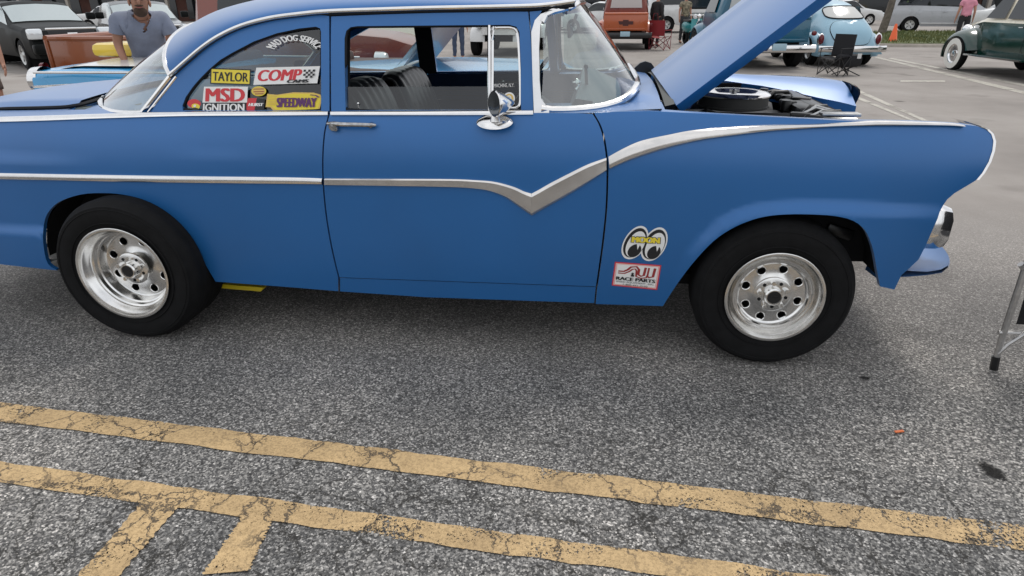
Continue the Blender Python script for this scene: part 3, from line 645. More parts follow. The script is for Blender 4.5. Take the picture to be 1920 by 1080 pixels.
# ------------------------------------------------------------------ wheels
def wheel(name,cx,cy,R,w,rim,dish,lab,mir=False,parent=car,tilt=0):
    """cy = plane of the outer sidewall; dish = depth of the disc behind the lip"""
    s=1 if not mir else -1; root=bpy.data.objects.new(name,None); link(root); root.parent=parent; root.location=(cx,cy,R-.006); root.rotation_euler=(0,0,0 if not mir else math.pi); root['label']=lab
    # everything built with outer face toward -Y
    b=MB(); sw=rim; prof=[(sw-.012,.018),(sw+.004,.006),(sw+.02,.0),(lerp(sw,R,.35),-.006),(lerp(sw,R,.6),-.008),(lerp(sw,R,.8),-.003),(R-.022,.008),(R-.010,.020),(R-.003,.036)]
    k=5
    for i in range(k+1):
        y=.045+(w-.09)*i/k; prof.append((R,y))
        if i<k: prof+= [(R,y+.018),(R-.007,y+.020),(R-.007,y+.026)]
    prof+=[(R-.003,w-.03),(R-.02,w-.008),(lerp(sw,R,.5),w+.006),(sw,w-.01),(sw-.02,w-.03)]
    b.lathe([(r,-y) for r,y in prof],(0,0,0),(0,-1,0),72); t_=b.obj('tyre',RUBBER,root,sharp=50)
    # raised sidewall rings
    b=MB()
    for rr in (lerp(sw,R,.22),lerp(sw,R,.70)): b.lathe([(rr-.003,.0045),(rr-.001,.0085),(rr+.001,.0085),(rr+.003,.0045)],(0,0,0),(0,-1,0),72)
    b.obj('sidewall_rib',RUBBER,root)
    b=MB(); b.lathe([(rim+.004,.004),(rim+.006,.009),(rim,.011),(rim-.007,.009),(rim-.010,.0),(rim-.014,-.012),(rim-.022,-.020),(rim-.024,-.03),(rim-.030,-.036),(rim-.033,-dish*.42),(rim-.040,-dish*.46),(rim-.043,-dish*.62),(rim-.050,-dish*.66),(rim-.053,-dish*.92),(rim-.058,-dish-.004),(rim-.07,-dish-.008)],(0,0,0),(0,-1,0),64)
    rm=b.obj('rim',ALU,root,sharp=40)
    b=MB(); b.lathe([(rim-.03,-dish-.02),(rim-.03,-w+.02),(rim,-w+.01)],(0,0,0),(0,-1,0),48); b.obj('inner_barrel',SILVER,root)
    # disc with eight holes
    rd=rim-.052; circ=lambda cx_,cz_,r,n:[(cx_+r*math.cos(2*math.pi*i/n),cz_+r*math.sin(2*math.pi*i/n)) for i in range(n)]
    hr=.0178*rim/.2; hp=rim*.585; holes=[circ(hp*math.cos(a),hp*math.sin(a),hr,16) for a in [math.pi*(k+.5)/4+tilt for k in range(8)]]
    vo,fs,lo=tri2d(circ(0,0,rd,60),holes,.022)
    f=lambda x,z:(lambda r:dish+.006-.016*(1-ss(.045,.105,r)) )(math.hypot(x,z))
    V=[(x,f(x,z),z) for x,z in vo]; N=[]
    F=[t if (vo[t[1]][0]-vo[t[0]][0])*(vo[t[2]][1]-vo[t[0]][1])-(vo[t[1]][1]-vo[t[0]][1])*(vo[t[2]][0]-vo[t[0]][0])>0 else t[::-1] for t in fs]
    o=mkobj('wheel_disc',V,F,ALU,root,sharp=60)
    hm=None
    for h in lo[1:]:
        cx_=sum(p[0] for p in h)/len(h); cz_=sum(p[1] for p in h)/len(h)
        if hm is None: b=MB(); b.lathe([(hr+.0035,-(dish+.006)+.0005),(hr+.002,-(dish+.006)+.003),(hr-.0005,-(dish+.006)+.001),(hr-.001,-dish-.03)],(0,0,0),(0,-1,0),16); hm=b.obj('hole_rim',ALU,root); q=hm
        else: q=hm.copy(); link(q)
        q.location=(cx_,0,cz_)
    b=MB(); b.lathe([(rim-.04,-dish-.06),(0,-dish-.06)],(0,0,0),(0,-1,0),32); b.obj('brake_drum',MATTE,root)
    # raised hub with lug nuts and cap
    hb=-dish+(.010 if dish<.08 else .046); b=MB(); b.lathe([(.080,hb-.010),(.079,hb-.002),(.075,hb),(.040,hb+.001)],(0,0,0),(0,-1,0),40)
    b.lathe([(.040,hb),(.039,hb+.028),(.034,hb+.034),(.030,hb+.034),(.029,hb+.030),(0,hb+.028)],(0,0,0),(0,-1,0),32); hub=b.obj('hub',ALU,root,sharp=30)
    b=MB(); b.lathe([(.0285,hb+.0305),(0,hb+.0305)],(0,0,0),(0,-1,0),24); b.box((0,-hb-.0315,.004),(.026,.002,.005)); cp=b.obj('hub_badge',BLACK,root); 
    nb=None
    for k in range(5):
        a=math.pi*2*k/5+.3+tilt
        if nb is None: 
            q=MB(); q.lathe([(.011,hb-.002),(.011,hb+.018),(.009,hb+.022),(0,hb+.022)],(0,0,0),(0,-1,0),6); nb=q.obj('lug_nut',ALU,root,sharp=20); n=nb
        else: n=nb.copy(); link(n)
        n.location=(.058*math.cos(a),0,.058*math.sin(a))
        q=MB(); q.lathe([(.0075,hb+.0015),(0,hb+.0015)],(.058*math.cos(a+.63),0,.058*math.sin(a+.63)),(0,-1,0),12); q.obj('bolt_hole',MATTE,root)
    return root
wheel('wheel',-2.165,2.515,.352,.30,.222,.108,'rear wheel with very deep polished dish and eight round holes')
wheel('wheel',.795,2.612,.340,.19,.201,.040,'front wheel with shallow polished dish and eight round holes',tilt=.12)
wheel('wheel',-2.165,2*CAR_YC-2.515,.352,.30,.222,.125,'far rear wheel',mir=True)
wheel('wheel',.795,2*CAR_YC-2.612,.340,.19,.201,.040,'far front wheel',mir=True)
# wheel wells, underbody, chassis
b=MB(); b.box((-.95,CAR_YC,.32),(3.0,1.5,.05)); b.box((-2.95,CAR_YC,.42),(.9,1.1,.10)); b.box((-.95,CAR_YC+.6,.27),(2.6,.08,.10)); b.box((-.95,CAR_YC-.6,.27),(2.6,.08,.10))
b.tube([(-2.165,2.8,.35),(-2.165,4.3,.35)],.045); b.ell((-2.165,CAR_YC,.35),(.15,.15,.14)); b.tube([(.795,2.8,.33),(.795,4.3,.33)],.03); b.box((.8,CAR_YC,.36),(.5,.6,.12)); b.obj('underbody',MATTE,car)
for cx,yi in ((-2.165,2.86),(.795,2.86)):
    for mir in (0,1):
        q=lambda y:2*CAR_YC-y if mir else y; b=MB()
        ar=[(cx+.50*math.cos(a),.36+.40*math.sin(a)) for a in [math.pi*i/16 for i in range(17)]]
        if cx>0: ar=[(cx+(.50 if math.cos(a)<0 else .43)*math.cos(a),.42+.34*math.sin(a)) for a in [math.pi*i/16 for i in range(17)]]
        b.grid([[(x,q(y),z) for y in (2.66,yi)] for x,z in ar])
        b.add([(x,q(yi),z) for x,z in ar]+[(cx-.5,q(yi),.36),(cx+.43,q(yi),.40)],[tuple(range(17))]); b.obj('wheel_well',MATTE,car)
        b=MB(); b.tube([(cx+.12,q(2.95),.33),(cx+.12,q(2.95),.60)],.022); b.box((cx+.35,q(2.95),.45),(.16,.12,.10),b=.02); b.box((cx+.30,q(2.86),.56),(.12,.04,.05),ry=.3,b=.01); b.obj('suspension',BLACK,car)
b=MB(); 
for (x,y,dz) in ((99,440,0),(101,470,1),(104,492,2)):
    p=onY(x,y,2.85); b.box(p,(.06,.03,[.05,.08,.05][dz]),rz=.3*dz,rx=.4,ry=.5-.4*dz,b=.006)
b.obj('exhaust_hanger',SILVER,car)
b=MB(); p=onY(412,533,2.80); q=onY(495,541,2.80); b.prism([(p.x,p.z),(q.x,q.z+.004),(q.x-.02,q.z-.018),(p.x,p.z-.022)],'y',2.80,2.84); b.obj('traction_bar',mat('yellow_enamel',(.65,.50,.02),.4),car)
# front: nose, bezels, lamps, grille, bumper, splash pan
for mir in (0,1):
    q=(lambda p:mirr(p)) if mir else (lambda p:p)
    nose=[onS(x,y,side) for x,y in [(1836,237),(1850,242),(1860,251),(1864,264),(1862,282),(1855,303),(1843,324),(1832,337)]]
    b=MB(); b.grid([[q(p+Vector((dx,dy,0))) for dx,dy in ((-.004,-.003),(.006,-.003),(.010,.006),(.008,.14),(-.01,.22))] for p in nose]); b.obj('headlight_bezel',CHROME,car,sharp=60)
    n2=[onS(x,y,side) for x,y in [(1832,337),(1812,349),(1790,362),(1776,374),(1762,397),(1748,432),(1735,462),(1722,487),(1705,503),(1690,516),(1677,543)]]
    b=MB(); b.grid([[q(p+Vector((dx,dy,0))) for dx,dy in ((-.005,0.002),(-.02,.06),(-.04,.22))] for p in n2]); b.obj('fender_nose',BLUE,car)
    c=q(Vector((1.44,2.83,.945))); b=MB(); b.lathe([(0,.04),(.05,.034),(.085,.012),(.095,-.004)],c,(1,0,0),28); b.obj('headlight',mat('lamp_glass',(.75,.78,.8),.08,.3,.8),car)
b=MB(); b.box((1.32,CAR_YC,.78),(.05,1.35,.30),b=.02); b.obj('grille_surround',BLUE,car)
b=MB()
for i in range(7): b.box((1.352,CAR_YC,.67+.036*i),(.012,1.25,.012))
for i in range(16): b.box((1.352,2.96+.08*i,.78),(.010,.010,.25))
b.obj('grille',CHROME,car,smooth=False)
# bumper
b=MB(); rows=[]
for i in range(41):
    y=2.76+1.6*i/40; e=abs(y-CAR_YC)/.9; x=1.480-.05*e**10-.01*e*e
    rows.append([(x-.045+.055*math.sin(a),y,.615-.085*math.cos(a)) for a in [math.pi*k/10 for k in range(11)]])
b.grid(rows); b.obj('front_bumper',CHROME,car,sharp=60)
for y in (2.80,4.32):
    b=MB(); b.box((1.438,y,.615),(.15,.13,.20),b=.06); b.obj('bumper_guard',CHROME,car)
b=MB(); rows=[]
for i in range(41):
    y=2.66+1.8*i/40; e=abs(y-CAR_YC)/.9; s=1-.30*e**6
    rows.append([(lerp(1.24,xx,s),y,zz) for xx,zz in ((1.25,.47),(1.38,.462),(1.47,.462),(1.54,.474),(1.572,.492),(1.577,.486),(1.55,.460),(1.47,.446),(1.36,.435),(1.25,.43))])
b.grid(rows); b.obj('splash_pan',BLUE,car,sharp=40)
# ------------------------------------------------------------------ engine bay and hood
b=MB(); b.box((.255,CAR_YC,.90),(.03,1.3,.36)); 
for y in (2.83,4.29): b.box((.72,y,.86),(.95,.02,.34))
b.box((1.17,CAR_YC,.88),(.03,1.24,.24)); b.box((.80,CAR_YC,.66),(1.1,1.25,.02)); b.obj('engine_bay',MATTE,car)
b=MB(); rows=[]
for i in range(15):
    y=2.86+1.40*i/14; e=1-((y-CAR_YC)/.7)**2; rows.append([(.29,y,1.09+.045*e),(.33,y,1.10+.045*e),(.345,y,1.07+.04*e),(.345,y,.98)])
b.grid(rows); b.obj('firewall_seal',mat('grey_vinyl',(.06,.065,.06),.6),car)
b=MB(); b.box((.68,CAR_YC,.84),(.62,.30,.24),b=.03); b.box((.68,CAR_YC-.17,.93),(.55,.13,.09),rx=-.5,b=.02); b.box((.68,CAR_YC+.17,.93),(.55,.13,.09),rx=.5,b=.02); b.box((1.05,CAR_YC,.90),(.10,.30,.22),b=.02); eng=b.obj('engine',BLACK,car)
ac=(.70,CAR_YC-.03,.995)
b=MB(); b.lathe([(.17,0),(.178,.006),(.178,.012),(.172,.014),(.172,.058)],ac,(0,0,1),48); b.obj('air_filter',mat('filter_paper',(.05,.05,.048),.7),eng)
b=MB(); b.lathe([(.174,.058),(.180,.060),(.180,.066),(.168,.074),(.150,.080),(.125,.079),(.112,.068),(.10,.060),(.03,.058),(.012,.070),(0,.070)],ac,(0,0,1),48); b.obj('air_cleaner_lid',CHROME,eng)
b=MB(); b.lathe([(.012,.06),(.012,.085),(.0,.09)],ac,(0,0,1),8); b.box((ac[0],ac[1],ac[2]+.08),(.05,.008,.012)); b.obj('wing_nut',SILVER,eng)
rr=random.Random(3)
for i in range(18):
    x=.93+rr.random()*.20; y=2.98+rr.random()*1.1; b=MB(); k=i%4
    if k==0: b.lathe([(0,.05),(.022,.05),(.026,.04),(.026,0)],(x,y,.975),(0,0,1),14)
    elif k==1: b.box((x,y,1.0),(.10,.05,.035),rz=rr.random()*3,b=.008)
    elif k==2: b.tube([(x-.09,y-.04,.98),(x-.03,y,1.03),(x+.05,y+.03,1.03),(x+.10,y+.08,.98)],.011,8)
    else: b.ell((x,y,1.0),(.05,.035,.028))
    b.obj(['oil_cap','bracket','hose','canister'][k],BLACK,eng)
for i in range(3):
    x=.98+rr.random()*.15; y=2.98+rr.random()*.5; b=MB()
    b.tube([(x-.06,y,1.01),(x,y+.02,1.035),(x+.06,y+.01,1.02)],.007,6); b.obj('bright_pipe',SILVER,eng)
b=MB()
b.tube([(.92,3.1,1.0),(1.0,3.0,1.02),(1.12,3.0,1.02),(1.2,3.1,.98)],.012); b.obj('fuel_line',SILVER,eng)
b=MB(); b.box((1.12,CAR_YC,1.0),(.07,1.15,.02),b=.006); b.obj('radiator_support',BLACK,car)
b=MB(); 
for y in (2.97,): b.box(tuple(onY(1575,214,y)),(.16,.05,.014),b=.004)
b.obj('latch_plate',SILVER,car)
# fan belt of pipes round the carburettor
b=MB(); b.tube([(.45,3.25,.98),(.52,3.2,1.02),(.6,3.22,.99)],.014); b.tube([(.40,3.1,1.0),(.5,3.05,1.0)],.012); b.obj('hose',MATTE,eng)
# the hood, hinged at the cowl
HA=R_(39); hx,hz=.345,1.100
def hoodP(s,w,n=0):
    hw=lerp(.70,.66,s/1.2); y=CAR_YC+w*hw; cz=.070*(1-abs(w)**2.4)+.012*math.exp(-(w/.10)**2)
    # slight droop to the nose
    cz-= .05*ss(.9,1.2,s); cz+=n
    return Vector((hx+s*math.cos(HA)-cz*math.sin(HA),y,hz+s*math.sin(HA)+cz*math.cos(HA)))
WS=[-1+i/14 for i in range(29)]
b=MB(); ss_list=[-.01+1.22*i/24 for i in range(25)]
b.grid([[hoodP(s,-.955,-.052),hoodP(s,-.99,-.018)]+[hoodP(s,w) for w in WS]+[hoodP(s,1,-.032)] for s in ss_list]); b.add([hoodP(-.01,w) for w in WS]+[hoodP(-.01,w,-.03) for w in WS],[(i,i+1,i+30,i+29) for i in range(28)]); b.add([hoodP(1.21,w) for w in WS]+[hoodP(1.21,w,-.05) for w in WS],[(i,i+1,i+30,i+29) for i in range(28)]); hr_=b.obj('hood',BLUE,car,sharp=50,label='open hood standing up from the cowl')
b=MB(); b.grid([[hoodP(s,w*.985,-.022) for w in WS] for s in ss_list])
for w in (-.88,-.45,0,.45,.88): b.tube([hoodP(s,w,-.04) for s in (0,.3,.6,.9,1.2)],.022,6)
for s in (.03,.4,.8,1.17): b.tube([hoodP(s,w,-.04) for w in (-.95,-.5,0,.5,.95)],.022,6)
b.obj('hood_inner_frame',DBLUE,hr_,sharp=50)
for y,nm,dz in ((4.05,1,0),(2.95,2,-.075)):
    b=MB(); b.prism([(a_,c_+dz) for a_,c_ in [(.245,1.0),(.262,1.10),(.20,1.125),(.245,1.165),(.275,1.175),(.31,1.165),(.34,1.13),(.315,1.10),(.32,1.0)]],'y',y,y+.035); b.obj('hood_hinge',BLACK,hr_)
b=MB(); p=onY(1210,183,3.05); b.tube([p,p+Vector((.03,0,.006))],.010); b.obj('washer_nozzle',BLACK,car)
# wiper
b=MB(); b.tube([onY(1199,170,3.05),onY(1180,165,3.02)],.006); b.obj('wiper',SILVER,car)
# ------------------------------------------------------------------ interior
VIN=mat('black_vinyl',(.016,.018,.022),.32,noise=.15,nscale=12,bump=.12,bscale=25)
TRIM=mat('blue_trim',(.010,.028,.075),.45)
b=MB(); b.box((-.9,CAR_YC,.40),(2.4,1.5,.04)); b.obj('cabin_floor',mat('black_carpet',(.015,.015,.015),.95),car)
def seat(x,y,w,label,zt=1.10):
    b=MB(); b.box((x+.28,y,.62),(.52,w,.16),b=.05); st=b.obj('seat',VIN,car,label=label)
    b=MB(); rows=[]; n=28; lean=.30
    h=zt-.64
    def P(u,v): # u across -1..1, v 0..1 around back: front bottom->top->rear bottom
        yy=y+u*w/2; edge=1-abs(u)**6*.5
        if v<=.5: s=v*2; return Vector((x+.10*edge-lean*h*s*.9-.02*0,yy,.64+h*s*(1-.09*abs(u)**4)))
        s=2-v*2; return Vector((x-.09*edge-lean*h*s*.9,yy,.64+h*s*(1-.09*abs(u)**4)))
    # rounded loop
    for i in range(n+1):
        u=-1+2*i/n; r=[]
        pl=.010*abs(math.sin(i*math.pi/4))
        for k in range(17):
            a=k/16; 
            sc=(1-abs(u)**8*.35); zz=.64+(h*(1-.07*abs(u)**4))*math.sin(math.pi*min(a,1-a)) ** .45
            th=.085*sc*math.copysign(abs(math.cos(math.pi*a))**.6,math.cos(math.pi*a)); r.append(Vector((x+th+(pl if a<.5 else -pl)-lean*(zz-.64),y+u*w/2,zz)))
        rows.append(r)
    b.grid(rows); b.obj('seat_back',VIN,st,sharp=60)
    b=MB(); b.tube([rows[0][k]+Vector((0,-.002,0)) for k in range(17)],.008,6); b.tube([rows[-1][k] for k in range(17)],.008,6); b.obj('seat_piping',VIN,st)
    return st
t1=onY(712,150,3.05); t2=onY(785,126,3.85)
seat(t1.x-.0,3.13,.62,'near front seat with pleated black vinyl',t1.z-.005); seat(t2.x+.03,3.90,.60,'far front seat with pleated black vinyl',t2.z-.005)
b=MB(); b.box((-1.95,CAR_YC,.66),(.5,1.35,.2),b=.06); b.box((-2.18,CAR_YC,.85),(.16,1.35,.42),ry=-.25,b=.06); b.obj('rear_seat',VIN,car)
b=MB(); b.box((-2.40,CAR_YC,1.03),(.40,1.3,.02),b=.005); b.obj('parcel_shelf',mat('grey_felt',(.10,.12,.12),.9),car)
b=MB(); rows=[]
for i in range(17):
    y=2.84+1.44*i/16; e=1-((y-CAR_YC)/.75)**4; rows.append([(.15*e-.03,y,1.085),(-.02+.02*e,y,1.11),(-.09,y,1.12),(-.12,y,1.07),(-.10,y,.95),(-.06,y,.80)])
b.grid(rows); b.obj('dashboard',mat('dash_paint',(.05,.085,.10),.4),car)
def ip(X,Z): return gh(X,Z)
for mir in (0,):
    pts=tp([(622,214),(1000,214),(1110,214),(1119,530),(640,515)],side)
    panel('door_inner_panel',pts,lambda x,z:side(x,z)+.09,TRIM,door2,flange=.0,mir=True,step=.12)
    panel('door_inner_panel',pts,lambda x,z:side(x,z)+.09,TRIM,door,flange=.0,mir=False,step=.12)
    pts=tp([(262,214),(612,214),(630,515),(420,515),(375,470),(300,380),(262,350)],side)
    panel('quarter_inner_panel',pts,lambda x,z:side(x,z)+.09,TRIM,car,flange=.0,mir=True,step=.12)
# bright strips and handles on the far door
b=MB(); yy=2*CAR_YC-2.80
for z in (.965,.935,.905): b.tube([(-1.05,yy,z),(-.15,yy,z)],.004,6)
b.tube([(-.62,yy-.02,1.02),(-.52,yy-.05,1.03),(-.46,yy-.05,1.01)],.008,6); b.lathe([(0,.03),(.022,.02),(.025,0)],(-.62,yy,1.02),(0,-1,0),14); b.ell((-.46,yy-.06,1.01),(.016,.016,.016)); b.obj('window_crank',CHROME,door2)
# far pillar lining
panel('pillar_lining',tp([(603,45),(650,45),(650,213),(603,213)],gh),lambda x,z:gh(x,z)+.045,MATTE,car,flange=0,mir=True,step=.1)
panel('pillar_lining',tp([(603,45),(650,45),(650,213),(603,213)],gh),lambda x,z:gh(x,z)+.045,MATTE,car,flange=0,mir=False,step=.1)
# steering wheel and column on the far side
b=MB(); sc_=Vector((-.42,3.98,1.03)); ax=Vector((-.80,0,.60)).normalized(); q=ax.to_track_quat('Z','Y')
b.tube([sc_+q@Vector((.205*math.cos(a),.205*math.sin(a),0)) for a in [2*math.pi*i/36 for i in range(36)]],.011,8,closed=True)
for a in (0,math.pi,-math.pi/2): b.tube([sc_,sc_+q@Vector((.2*math.cos(a+1.57),.2*math.sin(a+1.57),0))],.009)
b.ell(sc_,(.04,.04,.04)); b.tube([sc_,sc_-ax*.45],.022); b.obj('steering_wheel',mat('black_plastic',(.01,.01,.01),.25),car)
b=MB(); b.tube([sc_-ax*.1,sc_-ax*.12+Vector((0,-.16,.04))],.005); b.ell(sc_-ax*.12+Vector((0,-.17,.045)),(.012,.02,.012)); b.tube([(-.12,3.35,1.12),(-.08,3.22,1.14),(-.10,3.12,1.12)],.006); b.ell((-.1,3.2,1.145),(.02,.012,.02)); b.obj('column_lever',CHROME,car)
b=MB(); b.tube([(-.12,CAR_YC,1.44),(-.14,CAR_YC,1.38)],.008); b.box((-.15,CAR_YC,1.36),(.02,.22,.06),b=.01); b.obj('rear_view_mirror',BLACK,car)
b=MB(); b.tube([(-.05,3.4,1.08),(-.06,3.40,1.19)],.008); b.ell((-.06,3.4,1.2),(.012,.012,.012)); b.obj('dash_gauge_stalk',BLACK,car)
# ------------------------------------------------------------------ stickers and lettering
FLAT={}
def fm(name,c,r=.45):
    return mat('print_'+name,c,r)
P_={'w':fm('white',(.80,.79,.77)),'k':fm('black',(.012,.012,.014)),'r':fm('red',(.60,.035,.045)),'y':fm('yellow',(.78,.62,.05)),'p':fm('purple',(.10,.02,.12)),'pk':fm('pink',(.75,.42,.40)),'g':fm('gold',(.70,.48,.12)),'br':fm('brown_red',(.30,.03,.03))}
def text_tris(st,shear=0,bold=.0):
    cu=bpy.data.curves.new('t','FONT'); cu.body=st; cu.size=1; cu.shear=shear;  cu.resolution_u=3
    o=bpy.data.objects.new('t',cu); link(o); dg=bpy.context.evaluated_depsgraph_get(); me=bpy.data.meshes.new_from_object(o.evaluated_get(dg))
    bm=bmesh.new(); bm.from_mesh(me); bmesh.ops.triangulate(bm,faces=bm.faces[:]); bm.verts.index_update()
    V=[(v.co.x,v.co.y) for v in bm.verts]; F=[tuple(v.index for v in f.verts) for f in bm.faces]; bm.free()
    bpy.data.objects.remove(o); bpy.data.meshes.remove(me); bpy.data.curves.remove(cu)
    if not V: return [],[]
    x0=min(v[0] for v in V);x1=max(v[0] for v in V);y0=min(v[1] for v in V);y1=max(v[1] for v in V)
    w_=x1-x0; V=[((x-x0)/w_,(y-y0)/(y1-y0)) for x,y in V]
    if bold>.005:
        d=bold*2.3/w_*1.2; n=len(V); V=[(x*(1-2*d)+k*d,y) for k in (0,1,2) for x,y in V]; F=F+[tuple(i+n for i in f) for f in F]+[tuple(i+2*n for i in f) for f in F]
    return V,F
def decal(name,quad,els,f,off,parent,label=None,kid=None):
    """quad: photo corners TL,TR,BR,BL; element coordinates run 0..1 right and down"""
    TL,TR,BR,BL=[onS(*p,f) for p in quad]
    used=[];V=[];F=[];M=[];lay=0
    def put(pts,tris,c,l):
        if c not in used: used.append(c)
        n=len(V)
        for qi,(u,v) in enumerate(pts):
            p=(TL.lerp(TR,u)).lerp(BL.lerp(BR,u),v); y=f(p.x,p.z)-off-l*.0005-.00012*(3*qi//max(1,len(pts)) if len(pts)>60 else 0); V.append((p.x,y,p.z))
        for t in tris: F.append(tuple(i+n for i in t)); M.append(used.index(c))
    for e in els:
        k=e[0]; lay+=1
        if k=='poly': put(e[2],[tuple(range(len(e[2])))],e[1],lay)
        elif k=='ell':
            _,c,cx,cy,rx,ry,rot=e; pts=[(cx+rx*math.cos(a)*math.cos(rot)-ry*math.sin(a)*math.sin(rot),cy+rx*math.cos(a)*math.sin(rot)+ry*math.sin(a)*math.cos(rot)) for a in [2*math.pi*i/32 for i in range(32)]]; put(pts,[tuple(range(32))],c,lay)
        elif k=='text':
            _,c,st,(x0,y0,x1,y1),sh_,bo=e; tv,tf=text_tris(st,sh_,bo); put([(lerp(x0,x1,a),lerp(y1,y0,b_)) for a,b_ in tv],tf,c,lay)
        elif k=='arc':
            _,c,st,cx,cy,rx,ry,a0,a1,h=e; tv,tf=text_tris(st,0,.02); put([(cx+(rx+h*b_*rx/ry)*math.cos(lerp(a0,a1,a)),cy-(ry+h*b_)*math.sin(lerp(a0,a1,a))) for a,b_ in tv],tf,c,lay)
        elif k=='band':
            _,c,pts,wd=e; pts=[Vector(p) for p in pts]; o=[]
            for i,p in enumerate(pts):
                t_=(pts[min(i+1,len(pts)-1)]-pts[max(i-1,0)]).normalized(); nn=Vector((-t_.y,t_.x))*wd/2; o+= [tuple(p+nn),tuple(p-nn)]
            put(o,[(2*i,2*i+1,2*i+3,2*i+2) for i in range(len(pts)-1)],c,lay)
    o=mkobj(name,V,F,[P_[c] for c in used],parent,smooth=False,mi=M,label=label); return o
R01=[(0,0),(1,0),(1,1),(0,1)]
RI=lambda a,b:[(a,b),(1-a,b),(1-a,1-b),(a,1-b)]
go=lambda X,Z:gh(X,Z)+.006
decal('sticker',[(395,127.5),(471,130),(470,159.5),(394,157)],[('poly','k',R01),('poly','y',RI(.03,.07)),('text','k','TAYLOR',(.06,.22,.94,.80),.0,.012)],go,0,car,'yellow sticker with black lettering in the rear side window')
decal('sticker',[(477,127),(600,124),(598,156),(475,159)],[('poly','w',[(.03,0),(1,0),(.975,1),(0,1)]),('text','r','COMP',(.06,.14,.74,.80),.18,.02)]+[('poly','k',[(.76+.036*i,.18+.12*j),(.796+.036*i,.18+.12*j),(.791+.036*i,.30+.12*j),(.755+.036*i,.30+.12*j)]) for i in range(5) for j in range(4) if (i+j)%2==0]+[('text','k','CAMS',(.52,.74,.86,.93),.2,.03)],go,0,car,'white sticker with red lettering and small chequered flag')
decal('sticker',[(381,162.5),(465,162.5),(465,209),(379,209)],[('poly','w',[(.02,0),(1,0),(.98,.64),(0,.64)]),('text','r','MSD',(.06,.06,.94,.60),.0,.018),('poly','k',[(0,.66),(.97,.66),(.97,1),(0,1)]),('text','w','IGNITION',(.02,.68,.93,.98),.0,.015)],go,0,car,'white sticker with tall red letters above a black strip')
decal('sticker',[(351,184),(381,186),(381,208),(350,208)],[('ell','r',.45,.40,.42,.36,0),('ell','y',.55,.62,.26,.22,.3),('ell','k',.55,.85,.22,.12,.2),('ell','w',.5,.58,.08,.1,0)],go,0,car,'small red and yellow sticker at the corner of the rear side window')
decal('sticker',[(471,161),(501,161),(501,181),(471,181)],[('ell','y',.48,.5,.46,.46,.1),('ell','g',.48,.5,.40,.38,.1),('band','br',[(.14,.30),(.8,.28)],.07),('band','br',[(.16,.55),(.82,.52)],.07),('band','br',[(.25,.75),(.78,.72)],.06)],go,0,car,'small round yellow sticker')
decal('sticker',[(465,184),(497,184),(495,208),(459,208)],[('poly','r',[(0,0),(.52,0),(.5,1),(0,1)]),('poly','k',[(.52,.05),(1,.05),(1,.92),(.5,.92)]),('text','w','HURST',(.12,.38,.95,.62),.1,.03)],go,0,car,'small red and black sticker with white lettering')
decal('sticker',[(498,173),(604,173),(604,208.5),(498,208.5)],[('poly','g',[(.03,.08),(.2,.13),(.5,.0),(.85,.02),(.97,.12),(1,.35),(.95,.95),(.6,1),(.15,1),(.09,.8),(.0,.78)]),('poly','y',[(.05,.14),(.2,.18),(.5,.06),(.84,.08),(.95,.17),(.98,.35),(.93,.88),(.6,.94),(.18,.93),(.11,.74),(.03,.72)])]+[('band','g',[(.05,.2+.09*i),(.2,.22+.08*i)],.03) for i in range(6)]+[('text','p','SPEEDWAY',(.20,.28,.92,.78),.08,.035),('band','p',[(.80,.12),(.9,.16),(.95,.26)],.04)],go,0,car,'yellow flame-edged sticker with dark purple lettering')
decal('lettering',[(515,60),(600,60),(600,102),(515,102)],[('arc','w','MAD DOG SERVICE',.46,1.02,.50,.62,math.pi*.87,math.pi*.14,.27)],go,0,car,'white curved lettering at the top of the rear side window')
gi=lambda X,Z:gh(X,Z)+.010
decal('lettering',[(926,157),(964,156),(964,164),(926,165)],[('text','w','MACHINE, N.Y.',(0,0,1,1),0,.0)],gi,0,door,'small white lettering on the vent window')
decal('sticker',[(943,173),(966,172),(966,196),(943,196)],[('ell','w',.5,.5,.48,.48,0),('ell','g',.5,.5,.36,.36,0),('ell','w',.5,.5,.2,.24,0),('ell','g',.5,.5,.1,.16,0)],gi,0,door,'round pale sticker on the vent window')
# eyes sticker on the fender
def eye(cx,cy,sx):
    r=.42
    return cx,cy
els=[]
E1=(.29,.50); E2=(.72,.52)
for c,k in (('w',1.0),('k',.88)):
    for (cx,cy) in (E1,E2): els.append(('ell',c,cx,cy,.26*k+.0,.50*k,.30))
els+=[('poly','w',[(.44,.40),(.56,.40),(.56,.78),(.40,.78)])] if 0 else []
for (cx,cy) in (E1,E2):
    els.append(('ell','w',cx+.015,cy+.035,.19,.385,.30))
    els.append(('ell','k',cx-.0,cy+.22,.135,.20,.42))
    els.append(('poly','w',[(cx+.04,cy+.01),(cx+.115,cy+.03),(cx+.065,cy+.19)]))
for d,c in ((.0,'k'),):
    els.append(('text','k','MOON',(.19,.30,.855,.49),0,.045))
els.append(('text','y','MOON',(.205,.315,.84,.475),0,.03))
decal('sticker',[(1170,421),(1252,424),(1249,491),(1163,486)],els,side,.001,car,'black and white sticker of two looking eyes with yellow lettering')
